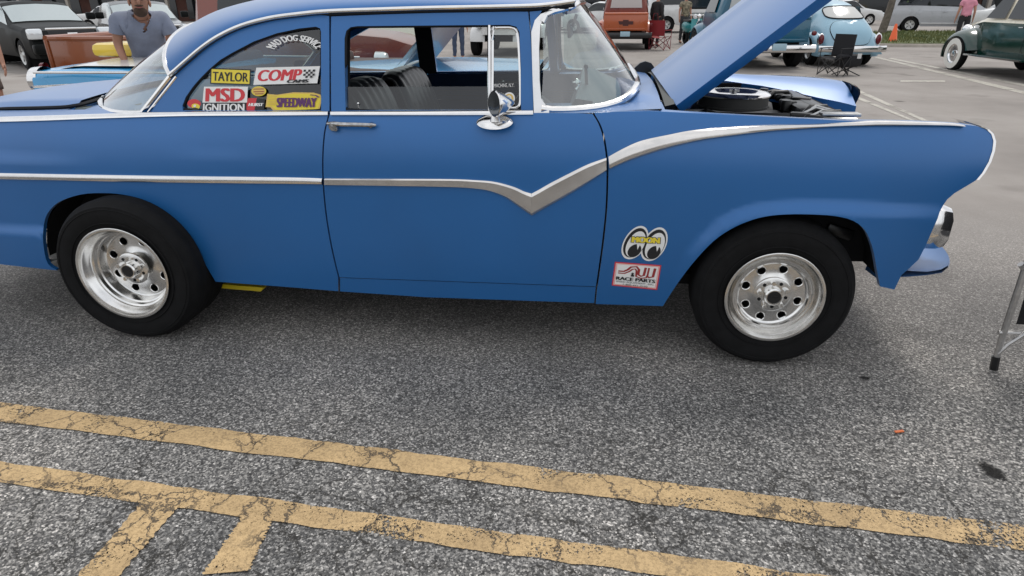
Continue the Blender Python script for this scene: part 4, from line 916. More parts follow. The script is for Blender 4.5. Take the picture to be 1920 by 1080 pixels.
decal('sticker',[(1153,490.5),(1240,497),(1232,543.5),(1147,535)],[('poly','r',R01),('poly','pk',RI(.025,.045)),('poly','w',RI(.06,.09)),
 ('band','br',[(.10,.36),(.22,.36),(.30,.28),(.36,.16),(.48,.13),(.54,.24),(.54,.44),(.60,.50),(.66,.46),(.68,.14)],.055),('band','br',[(.10,.44),(.24,.44),(.34,.34),(.40,.24),(.46,.22),(.49,.30),(.50,.52),(.60,.58),(.72,.54),(.74,.46),(.75,.14)],.04),('band','br',[(.72,.46),(.78,.52),(.86,.48),(.88,.14)],.055),
 ('text','k','&',(.38,.38,.46,.54),0,.03),('text','k','RACE PARTS',(.07,.585,.93,.72),.0,.02),('text','k','SPEED EQUIPMENT, INC.',(.08,.755,.92,.83),0,.0),('text','k','1-800-441-4102',(.24,.855,.78,.925),0,.0)],side,.001,car,'pink-edged rectangular sticker with dark red tube lettering')
# ================================================================== surroundings
def K(P,n=6): return [tuple(p) for p in cr(P,n)]
def paint(name,c,r=.28): return mat(name,c,r,0,.6,coat=.5,noise=.04,nscale=3)
TYRE=RUBBER
def simple_wheel(root,x,y,R,w,s,rimm,rimr,hub=None,spokes=0,white=False,name='wheel'):
    """s=-1: outer face toward -y"""
    wr=bpy.data.objects.new(name,None); link(wr); wr.parent=root; wr.location=(x,y,R)
    b=MB(); b.lathe([(rimr,-.01),(rimr+.01,.0),(R*.9,.0),(R,-.03),(R,-w+.03),(R*.9,-w),(rimr,-w)],(0,0,0),(0,s,0),36); b.obj('tyre',TYRE,wr)
    if white:
        b=MB(); b.lathe([(rimr+.005,.004),(R*.90,.004),(R*.905,-.004)],(0,0,0),(0,s,0),36); b.obj('whitewall',mat('whitewall',(.78,.76,.70),.5),wr)
    b=MB(); b.lathe([(rimr+.004,.004),(rimr-.01,.0),(rimr-.03,-.03),(rimr*.35,-.035),(rimr*.3,-.0),(.0,.012)],(0,0,0),(0,s,0),36)
    b.obj('rim',rimm,wr,sharp=25)
    if spokes:
        b=MB(); 
        for k in range(spokes):
            a=2*math.pi*k/spokes+.2; c,s_=math.cos(a),math.sin(a)
            b.add([(q*c-p*s_,s*(-.022),q*s_+p*c) for q,p in ((rimr*.38,-.012*spokes**-.2),(rimr*.9,-.02),(rimr*.9,.02),(rimr*.38,.012))],[(0,1,2,3)])
        b.obj('spoke_openings',MATTE,wr)
    return wr
def vehicle(name,label,cat,loc,rz,st,body,wheels,z0=.28,tumble=.84,glass=(),group=None,rimm=None,belt_r=.04,archr=1.12,glassm=None,rimr=.2,spokes=5,white=False,crownf=.35,trims=(),zs=1.0):
    """st: (x, zbelt, ztop, half width); front is +x. wheels: (x list, R, w). Returns root and a point function"""
    root=thing(name,label,cat,loc,rz,group)
    S_=[tuple(s) for s in st]
    def at(x):
        if x<=S_[0][0]: return S_[0][1:]
        for a,b_ in zip(S_,S_[1:]):
            if x<=b_[0]:
                t=(x-a[0])/(b_[0]-a[0]); return tuple(lerp(p,q,t) for p,q in zip(a[1:],b_[1:]))
        return S_[-1][1:]
    wx,R,ww=wheels
    def zlow(x):
        z=z0
        for w in wx:
            d=abs(x-w)
            if d<R*archr: z=max(z,R+math.sqrt((R*archr)**2-d*d))
        return z
    def sec(x):
        zb_,zt,w=at(x); zl=min(zlow(x),zb_-.06); cab=max(0,min(1,(zt-zb_)/.35)); wt=w*lerp(.90,tumble,cab)
        h=max(.02,zt-zb_)
        return [Vector((x,w*.93 if zl<z0+.02 else w*.985,zl)),Vector((x,w*.985,max(zl+.01,min(z0+.16,zb_-.1)))),Vector((x,w,lerp(zl,zb_,.62) if zl>z0+.1 else zb_-.22)),Vector((x,w*.985,zb_-belt_r)),Vector((x,w*.95,zb_+.005)),
            Vector((x,lerp(w*.95,wt,.96),zb_+h*.86)),Vector((x,wt*.93,zb_+h*.965)),Vector((x,wt*.6,zt+.015*cab+.01)),Vector((x,0,zt+.03*cab+.015))]
    xs=sorted(set([round(S_[0][0]+(S_[-1][0]-S_[0][0])*i/70,3) for i in range(71)]+[s[0] for s in S_]))
    b=MB(); rows=[]
    for x in xs: h=sec(x); rows.append([Vector((p.x,-p.y,p.z)) for p in h]+[p for p in h[:-1][::-1]])
    b.grid(rows)
    for i in (0,-1): r=rows[i]; n=len(b.v); b.v+=r; b.f.append(tuple(n+k for k in range(len(r)))); b.m.append(0)
    b.obj('body',body,root,sharp=32)
    def pt(x,q,s=-1,off=.008):
        h=sec(x); i=min(int(q),7); p=h[i].lerp(h[i+1],q-i); t=h[i+1]-h[i]; n=Vector((0,t.z,-t.y)); n=n.normalized() if n.length>0 else Vector((0,1,0))
        if n.z<-.3: n=-n
        p=p+n*off; return Vector((p.x,s*p.y,p.z))
    b=MB(); x0,x1=S_[0][0]+.1,S_[-1][0]-.1; b.box(((x0+x1)/2,0,z0+.10),(x1-x0,S_[len(S_)//2][3]*1.5,.12)); b.obj('underbody',MATTE,root)
    for w in wx:
        b=MB(); b.lathe([(R*archr+.01,0),(R*archr+.01,1),],(w,0,R),(0,1,0),24)
        wd=at(w)[2]
        for v in b.v: v.y=(v.y-.5)*2*wd*.9; v.z=max(v.z,.04)
        b.obj('wheel_well',MATTE,root)
        for s in (-1,1): simple_wheel(root,w,s*(wd-.02),R,ww,s,rimm or SILVER,rimr,spokes=spokes,white=white)
    gm=glassm or GLD
    for g in glass:
        k=g[0]
        if k=='side':   # polygon in (x,q)
            for s in (-1,1):
                P=g[1]; vo,fs,lo=tri2d([(a,b_*.25) for a,b_ in P],(),.12); b=MB(); b.add([pt(x,q*4,s) for x,q in vo],fs); b.obj('side_window',gm,root)
        elif k=='x':    # windscreen or rear window between two stations
            _,xa,xb,nm,wf=g; b=MB(); rows=[]
            n=9
            for i in range(7):
                x=lerp(xa,xb,i/6); r=[]
                h=sec(x); 
                for j in range(2*n+1):
                    u=(j-n)/n*wf; q=lerp(8,5.4 if h[5].z-h[4].z>.1 else 5.6,abs(u)); p=pt(x,q,1 if u>0 else -1,.0); 
                    t=(Vector((xb,0,at(xb)[1]))-Vector((xa,0,at(xa)[1]))); nn=Vector((-t.z,0,t.x)).normalized(); nn=nn if nn.z>0 else -nn
                    r.append(p+nn*.012)
                rows.append(r)
            b.grid(rows); b.obj(nm,gm,root)
        elif k=='strip': # trim strip along the side at fixed z
            _,xa,xb,z,h_,m_,nm=g
            for s in (-1,1):
                b=MB(); n=12; rows=[]
                for i in range(n+1):
                    x=lerp(xa,xb,i/n); w=at(x)[2]; rows.append([(x,s*(w+.002),z-h_/2),(x,s*(w+.014),z-h_/3),(x,s*(w+.014),z+h_/3),(x,s*(w+.002),z+h_/2)])
                b.grid(rows); b.obj(nm,m_,root)
    return root,pt,at
def addbox(root,name,m,c,d,**k):
    b=MB(); b.box(c,d,**{q:v for q,v in k.items() if q in('rz','rx','ry','b')}); return b.obj(name,m,root)
def facing(loc): return math.atan2(loc[1],loc[0])
LAMP=mat('lamp_glass',(.75,.78,.8),.08,.3,.8); REDL=mat('dark_red_lens',(.14,.01,.015),.2)
BLKP=mat('black_car_paint',(.005,.006,.006),.45,0,.12); WHTP=paint('white_car_paint',(.62,.62,.61)); SILP=paint('silver_car_paint',(.42,.43,.45)); GREYP=paint('grey_car_paint',(.07,.075,.08))
ORG=paint('burnt_orange_paint',(.42,.085,.018)); ORD=paint('brown_orange_paint',(.20,.035,.015)); TEAL=paint('teal_paint',(.006,.10,.17)); BTL=paint('pale_blue_paint',(.25,.43,.54)); CREAM=paint('cream_paint',(.72,.66,.52)); DGR=paint('dark_green_paint',(.004,.036,.026),.18)
SKYB=paint('sky_blue_paint',(.03,.30,.58)); YELP=paint('yellow_car_paint',(.75,.52,.04))
def at_px(x,y,z=0): p=onG(x,y,z); return (p.x,p.y,0)
def plate(root,c,d,rz,m1,m2,txt=None,face=(0,-1,0)):
    b=MB(); b.box(c,d,b=.004); p=b.obj('licence_plate',m1,root); return p
# ---- minivan, far right
GEN_MIN=[(-2.45,.95,1.0,.70),(-2.40,1.02,1.45,.84),(-2.2,1.05,1.66,.93),(-1.6,1.04,1.74,.97),(-.4,1.02,1.75,.98),(.5,1.0,1.68,.98),(.95,.99,1.45,.97),(1.45,.98,1.10,.95),(1.75,.93,.99,.93),(2.15,.84,.88,.86),(2.38,.70,.74,.74)]
lc=at_px(1748,66); 
van,pt,_=vehicle('minivan','silver minivan parked side-on behind the grass island','minivan',(lc[0]*1.10+.3,lc[1]*1.10,0),-.30,GEN_MIN,SILP,((-1.45,1.5),.35,.22),tumble=.86,
 glass=[('side',[(-2.15,4.3),(-1.9,5.7),(-.2,5.75),(.45,5.7),(1.0,4.25)]),('x',1.35,.62,'windshield',.9),('x',-2.38,-2.18,'rear_window',.8),('strip',-1.0,1.1,.42,.06,WHTP,'door_trim')])
addbox(van,'side_mirror',SILP,(.85,-1.06,1.10),(.16,.2,.14),b=.04)
for s in(-1,1): addbox(van,'headlight',LAMP,(2.18,s*.72,.74),(.28,.2,.14),b=.04); addbox(van,'tail_light',REDL,(-2.35,s*.82,1.1),(.1,.12,.35),b=.03); addbox(van,'door_handle',SILP,(-.1,s*1.0,.93),(.18,.03,.03),b=.01)
# ---- SUVs, upper left
BSED=[(-2.6,.92,.98,.80),(-2.4,1.0,1.3,.92),(-2.1,1.02,1.50,.94),(-1.2,1.02,1.57,.96),(-.1,1.02,1.56,.96),(.1,1.02,1.50,.96),(.95,1.0,1.08,.95),(1.9,.94,1.0,.92),(2.3,.86,.92,.88),(2.45,.60,.70,.82)]
SUVS=[(-2.5,1.05,1.1,.84),(-2.42,1.12,1.5,.93),(-2.2,1.15,1.80,.96),(-1.2,1.15,1.88,1.0),(.1,1.14,1.87,1.0),(.35,1.14,1.82,1.0),(.98,1.13,1.22,1.0),(1.15,1.10,1.16,.99),(1.9,1.05,1.12,.97),(2.35,.98,1.04,.95),(2.55,.70,.80,.92)]
def suv(label,loc,rz,m,group=None):
    r,pt,_=vehicle('parked_car',label,'car',loc,rz,BSED,m,((-1.55,1.5),.36,.26),z0=.30,tumble=.82,group=group,glass=[('side',[(-2.1,4.25),(-1.9,5.7),(.05,5.7),(.8,4.25)]),('x',.90,.15,'windshield',.92)],rimr=.23,glassm=PALE)
    for s in(-1,1): addbox(r,'headlight',LAMP,(2.42,s*.76,.86),(.22,.30,.24),b=.04)
    addbox(r,'grille',BLACK,(2.52,0,.82),(.10,1.0,.30),b=.02); addbox(r,'grille_frame',CHROME,(2.56,0,.97),(.05,1.1,.05),b=.015); addbox(r,'bumper',m,(2.55,0,.52),(.24,1.8,.24),b=.06); addbox(r,'grille_badge',CHROME,(2.58,0,.84),(.02,.22,.08),b=.01)
    for s in (-1,1): addbox(r,'side_mirror',BLKP,(.55,s*1.12,1.22),(.14,.22,.18),b=.04)
    return r
PALE=mat('painted_sky_glass',(.10,.12,.12),.15,.6,.9); PALE.node_tree.nodes['Principled BSDF'].inputs['Base Color'].default_value=(.45,.5,.5,1)  # pale base colour stands in for sky mirrored in the glass
p=at_px(20,118); GLS=mat('painted_sky_windscreen',(.22,.26,.27),.10,0,.9)  # sky reflection put into the windscreen's base colour
suv('black car with pale windscreen and chrome strip, nearest of the dark ones at upper left',(-15.0,16.9,0),-.60,BLKP,'dark vehicles parked at the upper left')
suv('dark grey car with chrome-framed grille parked behind the nearest black one',(-13.7,19.3,0),-.80,GREYP,'dark vehicles parked at the upper left')
# ---- orange stepside pickup at upper left (side on)
def pickup_bed(root,m,x0,x1,w,zf,zt):
    for s in(-1,1):
        b=MB(); b.box(((x0+x1)/2,s*w,(zf+zt)/2),(x1-x0,.04,zt-zf),b=.01); b.tube([(x0,s*w,zt),(x1,s*w,zt)],.035); b.obj('bed_side',m,root)
    b=MB(); b.box((x1,0,(zf+zt)/2),(.04,2*w,zt-zf)); b.box(((x0+x1)/2,0,zf+.02),(x1-x0,2*w,.04)); b.obj('bed_floor',m,root)
def fender(root,m,xc,zc,R,rin,yi,yo,a0=0,a1=math.pi,nm='fender',ex=1.15):
    for s in(-1,1):
        b=MB(); rows=[]
        for i in range(25):
            a=lerp(a0,a1,i/24); r=[]
            for k in range(9):
                q=k/8*math.pi/2; rr_=rin+(R-rin)*math.cos(q); r.append((xc+ex*rr_*math.cos(a),s*(yi+(yo-yi)*math.sin(q)),zc+rr_*math.sin(a)))
            rows.append(r+[(r[-1][0],s*(yo-.03),r[-1][2]-.0)])
        b.grid(rows); b.obj(nm,m,root,sharp=60)
def classic_pickup(label,loc,rz,m,cabm,group=None,bump=CHROME,tailmark=False,wl=True,plt=None,stakes=False):
    root=thing('pickup_truck',label,'pickup truck',loc,rz,group)
    # local: front +x, tail at x=0
    w=.68
    pickup_bed(root,m,.04,2.0,w,.62,1.12)
    b=MB(); b.box((.0,0,.86),(.05,2*w+.06,.50),b=.012); b.tube([(-.01,-w,1.12),(-.01,w,1.12)],.04); b.box((-.03,0,.66),(.03,2*w-.1,.05),b=.01); tg=b.obj('tailgate',m,root)
    if tailmark:
        b=MB(); b.prism([(-.24,.80),(-.24,.90),(-.09,.90),(-.09,.94),(.09,.94),(.09,.90),(.24,.90),(.20,.80),(.09,.80),(.09,.76),(-.09,.76),(-.09,.80)],'x',-.036,-.028); b.obj('emblem',mat('dark_red_print',(.06,.012,.01),.5),tg)
    fender(root,m,.95,.40,.52,.40,w,w+.30)
    # cab
    b=MB(); rows=[]
    for x,zb_,zt,hw in [(2.02,.62,1.62,.74),(2.08,.6,1.78,.78),(2.4,.6,1.86,.80),(2.9,.6,1.84,.80),(3.1,.6,1.74,.79),(3.35,.6,1.28,.80),(3.5,.6,1.22,.76),(4.3,.6,1.14,.55),(4.55,.62,1.05,.40)]:
        half=[(x,hw*.95,zb_),(x,hw,1.0),(x,hw*.97,min(1.2,zt-.02)),(x,hw*(.82 if zt>1.4 else .93),max(min(1.2,zt-.02)+.005,zt-.10)),(x,hw*.68,zt-.01),(x,0,zt+.03)]
        rows.append([(a,-b_,c) for a,b_,c in half]+[q for q in half[:-1][::-1]])
    b.grid(rows); n=len(b.v); b.v+=[Vector(v) for v in rows[0]]; b.f.append(tuple(n+i for i in range(11))); b.m.append(0); b.v+=[Vector(v) for v in rows[-1]]; n2=len(b.v)-11; b.f.append(tuple(n2+i for i in range(11))); b.m.append(0)
    b.obj('cab',cabm,root,sharp=35)
    b=MB(); P=[(-.55,1.28),(-.50,1.62),(-.42,1.66),(.42,1.66),(.50,1.62),(.55,1.28)]; b.prism(P,'x',1.985,2.035)
    b.obj('rear_window',mat('pale_rear_glass',(.50,.50,.48),.12,0,.7),root)
    for s in(-1,1):
        b=MB(); b.add([(2.35,s*.815,1.22),(3.2,s*.815,1.22),(3.05,s*.69,1.66),(2.38,s*.69,1.70)],[(0,1,2,3)]); b.obj('side_window',GLD,root)
    fender(root,m,3.75,.42,.54,.38,.42,.92)
    for x in(.95,3.75):
        for s in(-1,1): simple_wheel(root,x,s*.93,.37,.24,s,SILVER,.19,spokes=0)
    b=MB(); b.box((2.2,0,.50),(4.2,1.1,.16)); b.box((2.5,0,.45),(1.1,1.75,.05)); b.tube([(.95,-.7,.37),(.95,.7,.37)],.06); b.obj('chassis',MATTE,root)
    b=MB(); rows=[[(-.18+.04*abs(y),y,.50+.07*math.cos(a)) if 0 else (-.16-.04*math.sin(a)+.06*y*y,y,.48+.085*math.cos(a)) for a in [math.pi*k/6 for k in range(7)]] for y in [-.86+1.72*i/12 for i in range(13)]]; b.grid(rows); b.obj('rear_bumper',bump,root)
    if plt: addbox(root,'licence_plate',plt,(-.215,0,.52),(.02,.31,.15),b=.004)
    for s in(-1,1):
        b=MB(); b.lathe([(0,.03),(.05,.02),(.055,-.03)],(-.02,s*(w+.14),.80),(-1,0,0),14); b.obj('tail_light',REDL,root)
    for s in(-1,1):
        b=MB(); b.lathe([(0,.05),(.08,.03),(.095,0),(.10,-.1)],(4.28,s*.64,.88),(1,0,0),18); b.obj('headlight',LAMP,root)
    b=MB(); b.box((4.5,0,.85),(.12,.7,.4),b=.05); b.obj('grille',bump,root)
    return root
PLT=mat('pale_plate',(.35,.50,.58),.4)
p=at_px(1170,95)
op=classic_pickup('burnt orange stepside pickup seen from behind with dark red cab and tailgate emblem',(p[0],p[1],0),math.pi/2-.03,ORG,ORD,tailmark=True,bump=mat('black_bumper',(.02,.02,.02),.3),plt=PLT)
classic_pickup('orange stepside pickup standing sideways behind the man in the grey shirt',(-6.77,8.35,0),.0,paint('brown_orange_bed_paint',(.25,.07,.022)),ORD)
p=at_px(1440,132)
classic_pickup('teal pickup seen from behind between the open hood and the pale blue car',(p[0]+.1,p[1]+.0,0),math.pi/2+.13,TEAL,TEAL,bump=CHROME,plt=PLT)
# ---- rounded pale-blue small car, seen from behind
def beetle(label,loc,rz):
    root=thing('small_classic_car',label,'car',loc,rz)
    # local: front +x, tail near x=0
    prof=[(0.0,.42,.52),(.05,.60,.60),(.18,.82,.66),(.42,1.04,.70),(.75,1.26,.72),(1.10,1.42,.73),(1.6,1.50,.73),(2.1,1.47,.73),(2.45,1.33,.73),(2.75,1.08,.72),(3.0,.98,.68),(3.4,.86,.60),(3.75,.66,.50),(3.9,.45,.35)]
    def sec(x):
        z=itp(x,[(a,b_) for a,b_,c in prof]); w=itp(x,[(a,c) for a,b_,c in prof]); zl=.30; h=z-zl; r=[]
        for k in range(17):
            a=k/16*math.pi/2; cy=math.cos(a)**.62; sz=math.sin(a)**.80
            tum=1-.24*max(0,(zl+h*sz-.85))/.65
            r.append(Vector((x,w*cy*tum,zl+h*sz)))
        return r
    xs=[3.9*(i/60) for i in range(61)]
    sm=cr([(a,b_,c) for a,b_,c in prof],5); prof=[(p.x,p.y,p.z) for p in sm]
    b=MB(); rows=[]
    for x in xs: h=sec(x); rows.append([Vector((q.x,-q.y,q.z)) for q in h]+h[:-1][::-1])
    b.grid(rows); n=len(b.v); b.v+=rows[0]; b.f.append(tuple(n+i for i in range(len(rows[0])))); b.m.append(0); b.obj('body',BTL,root,sharp=60)
    def surfpt(y,z,off): # on the rounded tail: find x where the section passes through (y,z)
        lo,hi=.0,1.8
        for _ in range(24):
            x=(lo+hi)/2; h=sec(x); zz=None
            for a,c in zip(h,h[1:]):
                if c.y<=abs(y)<=a.y: zz=lerp(a.z,c.z,(a.y-abs(y))/(a.y-c.y+1e-9)); break
            if zz is None: zz=-1
            if zz<z: lo=x
            else: hi=x
        return Vector((hi-off,y,z+off*.5))
    def tailpatch(nm,m,P,off,par,hole=None):
        vo,fs,lo=tri2d(P,[hole] if hole else (),.06); b=MB(); b.add([surfpt(y,z,off) for y,z in vo],fs); return b.obj(nm,m,par,sharp=60)
    win=[(-.43,1.10),(-.45,1.18),(-.40,1.29),(-.25,1.34),(.25,1.34),(.40,1.29),(.45,1.18),(.43,1.10),(.25,1.07),(-.25,1.07)]
    win=[tuple(q) for q in cr(win,3,True)]
    tailpatch('rear_window',mat('pale_rear_glass',(.50,.50,.48),.12,0,.7),win,.012,root)
    b=MB(); b.tube([surfpt(y,z,.012) for y,z in win],.016,6,closed=True); b.obj('window_rubber',MATTE,root)
    lid=[(-.42,.94),(-.30,1.01),(0,1.03),(.30,1.01),(.42,.94),(.48,.80),(.42,.62),(.28,.50),(-.28,.50),(-.42,.62),(-.48,.80)]; lid=[tuple(q) for q in cr(lid,3,True)]
    l=tailpatch('engine_lid',BTL,lid,.022,root); b=MB(); b.tube([surfpt(y,z,.008) for y,z in lid],.010,6,closed=True); b.obj('lid_gap',GASK,root)
    q=surfpt(0,.70,.03); addbox(root,'licence_plate',PLT,(q.x-.02,0,.68),(.02,.30,.15),ry=.25,b=.004); q=surfpt(0,.80,.04); addbox(root,'plate_lamp',BTL,(q.x-.01,0,.81),(.08,.28,.05),b=.02)
    fender(root,BTL,.72,.34,.46,.33,.56,.80,a0=.1,a1=math.pi+.25,nm='rear_fender',ex=1.25); fender(root,BTL,3.15,.34,.46,.33,.50,.80,nm='front_fender',ex=1.25)
    for s in(-1,1):
        b=MB(); b.ell((.20,s*.68,.62),(.05,.075,.12)); b.obj('tail_light',REDL,root); b=MB(); b.ell((.21,s*.68,.62),(.045,.09,.14)); b.obj('tail_light_rim',CHROME,root)
        b=MB(); b.add([(1.15,s*.66,1.02),(1.55,s*.70,1.02),(1.55,s*.60,1.34),(1.3,s*.59,1.33)],[(0,1,2,3)]); b.add([(1.62,s*.70,1.02),(2.35,s*.70,1.02),(2.3,s*.60,1.28),(1.62,s*.58,1.36)],[(0,1,2,3)]); 
        for v in b.v: v.y+=s*.012
        b.obj('side_window',GLD,root)
        b=MB(); b.tube([(.9,s*.68,.30),(2.9,s*.68,.30)],.05); b.obj('running_board',MATTE,root)
    b=MB(); rows=[[(-.20-.03*math.sin(a)+.34*abs(y)**3,y,.42+.07*math.cos(a)) for a in [math.pi*k/6 for k in range(7)]] for y in [-.80+1.6*i/16 for i in range(17)]]; b.grid(rows); b.obj('rear_bumper',CHROME,root)
    b=MB(); b.prism([(-.75,.29),(.75,.29),(.70,.36),(-.70,.36)],'x',.0,.05); b.obj('rear_valance',BTL,root)
    for s in(-1,1): b=MB(); b.tube([(-.12,s*.2,.30),(.2,s*.2,.31)],.025); b.obj('tailpipe',CHROME,root)
    for x in(.72,3.15):
        for s in(-1,1): simple_wheel(root,x,s*.74,.32,.17,s,SILVER,.18,spokes=0)
    b=MB(); b.box((1.9,0,.28),(3.2,1.1,.10)); b.obj('underbody',MATTE,root); return root
p=at_px(1590,126); beetle('pale blue rounded small car seen from behind beside the black folding chair',(p[0],p[1],0),math.pi/2+.10)
# ---- dark green vintage sedan with cream top
def vintage(label,loc,rz):
    root=thing('vintage_sedan',label,'car',loc,rz)
    prof=[(-2.2,.70,.75,.62),(-2.1,.9,1.0,.70),(-1.7,1.0,1.30,.74),(-1.2,1.05,1.62,.76),(-.6,1.06,1.70,.77),(.3,1.06,1.70,.77),(.55,1.06,1.62,.76),(.95,1.06,1.12,.72),(1.15,1.04,1.08,.66),(1.7,.98,1.02,.46),(2.15,.90,.96,.30),(2.25,.6,.8,.22)]
    def rowsf(lo,hi,m,nm,off=0):
        b=MB(); rows=[]
        for i in range(49):
            x=-2.2+4.45*i/48; zb_,zt,w=[itp(x,[(a[0],a[k]) for a in prof]) for k in (1,2,3)]
            h=zt-zb_
            S1=[(w*.92,.36),(w*1.0,.55),(w*1.0,zb_-.12),(w*.99,zb_-.02)]
            S2=[(w*.99,zb_-.02),(w*.95,zb_+min(.03,h*.3)),(w*lerp(.95,.80,min(1,h/.5)),zb_+h*.80),(w*.66,zb_+h*.95),(w*.35,zt+.01),(0,zt+.02)]
            q=[(x,y+off,z) for y,z in (S1 if lo==0 else S2)]
            rows.append(q)
        for s in(-1,1): b.grid([[(a,s*b_,c) for a,b_,c in r] for r in rows])
        return b.obj(nm,m,root,sharp=40)
    rowsf(0,1,DGR,'lower_body'); 
    rowsf(1,2,CREAM,'upper_body')
    b=MB(); b.grid([[(-1.3+i*.01,s*.0,0) for s in (0,1)] for i in range(2)]); 
    for s in(-1,1):
        for x0,x1,x2,x3 in ((-.55,.10,.10,-.55),(.20,.82,.58,.20),(-1.30,-.65,-.65,-1.05)):
            z=lambda x,t: (x,s*(lerp(.745,.635,t)+.018),lerp(1.12,1.50,t))
            b=MB(); P=[z(x0,0),z(x1,0),z(x2,1),z(x3,1)]; b.add(P,[(0,1,2,3)]); b.obj('side_window',GLD,root)
    b=MB(); b.add([(.98,-.60,1.14),(.98,.60,1.14),(.66,.52,1.53),(.66,-.52,1.53)],[(0,1,2,3)]); b.obj('windshield',GLD,root)
    fender(root,DGR,1.55,.36,.56,.37,.30,.86,a0=-.25,a1=math.pi*.93,nm='front_fender',ex=1.25); fender(root,DGR,-1.45,.36,.55,.36,.55,.86,a0=.1,a1=math.pi+.1,nm='rear_fender',ex=1.3)
    for s in(-1,1):
        b=MB(); b.box((.05,s*.80,.38),(1.9,.26,.04),b=.01); b.obj('running_board',DGR,root); addbox(root,'board_trim',CHROME,(.05,s*.935,.38),(1.9,.012,.03))
        b=MB(); b.lathe([(0,.06),(.08,.04),(.10,0),(.07,-.15),(.0,-.25)],(1.95,s*.46,.86),(1,0,0),18); b.obj('headlight',CHROME,root)
        addbox(root,'door_handle',CHROME,(-.42,s*.79,.97),(.12,.03,.02),b=.006)
        b=MB(); b.add([(-.58,s*.777,.42),(-.57,s*.777,.42),(-.57,s*.777,1.02),(-.58,s*.777,1.02)],[(0,1,2,3)]); b.obj('door_gap',GASK,root)
    b=MB(); b.prism([(-.30,1.10),(-.02,1.92),(.02,1.92),(.30,1.12),(.26,1.10),(.0,1.80),(-.26,1.10)] if 0 else [(1.10,1.10),(1.16,1.14),(1.80,1.90),(1.72,1.93)],'y',-.34,.34); b.obj('open_hood',BLKP,root)
    b=MB(); b.box((1.6,0,.95),(.8,.5,.12),b=.03); b.box((1.4,.1,1.02),(.3,.3,.1),b=.03); b.obj('engine',BLACK,root)
    for x in(1.55,-1.45):
        for s in(-1,1): simple_wheel(root,x,s*.86,.36,.17,s,CHROME,.20,white=True,spokes=0)
    b=MB(); b.box((0,0,.42),(4.0,1.0,.14)); b.obj('chassis',MATTE,root); b=MB(); b.tube([(2.25,-.62,.45),(2.34,0,.45),(2.25,.62,.45)],.04); b.obj('front_bumper',CHROME,root)
    return root
vintage('dark green vintage sedan with cream roof, whitewall tyres and raised black hood',(8.98,15.2,0),math.pi*.5+.06)
# ---- neighbour beyond the blue car: an open two-tone car facing the same way, its hood raised
NB=[(-2.5,.86,.90,.80),(-2.42,.93,.96,.86),(-2.0,.95,.98,.90),(-1.2,.94,.97,.93),(-.4,.93,.95,.93),(.6,.94,.96,.93),(1.2,.95,.97,.92),(2.2,.92,.95,.86),(2.45,.78,.84,.80)]
nb,pt,_=vehicle('open_classic_car','open blue and white classic car with yellow cushion on its rear deck and raised hood','car',(-2.60,6.25,0),0,NB,SKYB,((-1.5,1.45),.34,.2),rimm=CHROME,spokes=0)
b=MB(); b.box((-.1,0,.945),(1.9,1.40,.05),b=.02); b.obj('cockpit',mat('brown_leather',(.06,.025,.02),.5),nb)
for x in (-.9,.1):
    b=MB(); b.box((x-.1,0,.98),(.16,1.2,.16),b=.06); b.obj('seat_back',MT['brown_leather'],nb)
b=MB(); b.grid([[(x,y,1.0+.03*(1-(y/.7)**2)-.05*ss(-2.0,-2.4,x)) for y in [-.72+.12*j for j in range(13)]] for x in [-2.38+.1*i for i in range(13)]]); b.obj('white_deck',WHTP,nb)
b=MB(); b.box((-2.03,.10,1.09),(.66,.46,.13),b=.05); b.obj('yellow_cushion',YELP,nb)
b=MB(); rows=[[Vector((.88+s*math.cos(R_(47))-.05*(1-w*w)*.73,w*.66,.99+s*math.sin(R_(47))+.05*(1-w*w)*.68)) for w in [-1+k/6 for k in range(13)]] for s in [1.15*i/10 for i in range(11)]]
b.grid(rows); b.grid([[p+Vector((.03,0,-.03)) for p in q] for q in rows]); b.obj('raised_hood',paint('navy_paint',(.01,.03,.10)),nb)
for s in(-1,1):
    b=MB(); b.lathe([(0,.05),(.04,.045),(.07,.02),(.075,-.02)],(-2.49,s*.72,.87),(-1,0,0),24); b.obj('tail_light',LAMP,nb)
    b=MB(); b.lathe([(.072,.0),(.085,.045),(.115,.02),(.125,-.08)],(-2.47,s*.72,.87),(-1,0,0),24); b.obj('tail_light_ring',CHROME,nb)
    b=MB(); b.tube([(-2.36,s*.875,.955),(-1.2,s*.935,.965),(0,s*.935,.955)],.012,6); b.obj('fender_trim',CHROME,nb)
b=MB(); b.grid([[(-2.62+.02*math.sin(a)+.2*abs(y)**4,y,.56+.09*math.cos(a)) for a in [math.pi*k/8 for k in range(9)]] for y in [-.92+1.84*i/14 for i in range(15)]]); b.obj('rear_bumper',CHROME,nb)
# ---- cars seen through the door window
SED=[(-2.35,.70,.78,.74),(-2.2,.90,.96,.84),(-1.5,.93,1.00,.88),(-1.2,.93,1.06,.89),(-.7,.93,1.40,.89),(.2,.92,1.45,.89),(.45,.92,1.38,.89),(1.05,.92,1.0,.88),(1.3,.90,.96,.87),(2.1,.78,.84,.82),(2.3,.6,.68,.72)]
def sedan(label,loc,rz,m,group=None,name='parked_car'):
    r,pt,_=vehicle(name,label,'car',loc,rz,SED,m,((-1.35,1.4),.32,.2),glass=[('side',[(-1.05,4.3),(-.75,5.7),(.3,5.75),(.9,4.3)]),('x',1.0,.5,'windshield',.9),('x',-1.15,-.75,'rear_window',.85)],group=group)
    for s in(-1,1): addbox(r,'headlight',LAMP,(2.2,s*.62,.66),(.2,.25,.14),b=.04); addbox(r,'tail_light',REDL,(-2.25,s*.62,.78),(.12,.3,.12),b=.03)
    return r
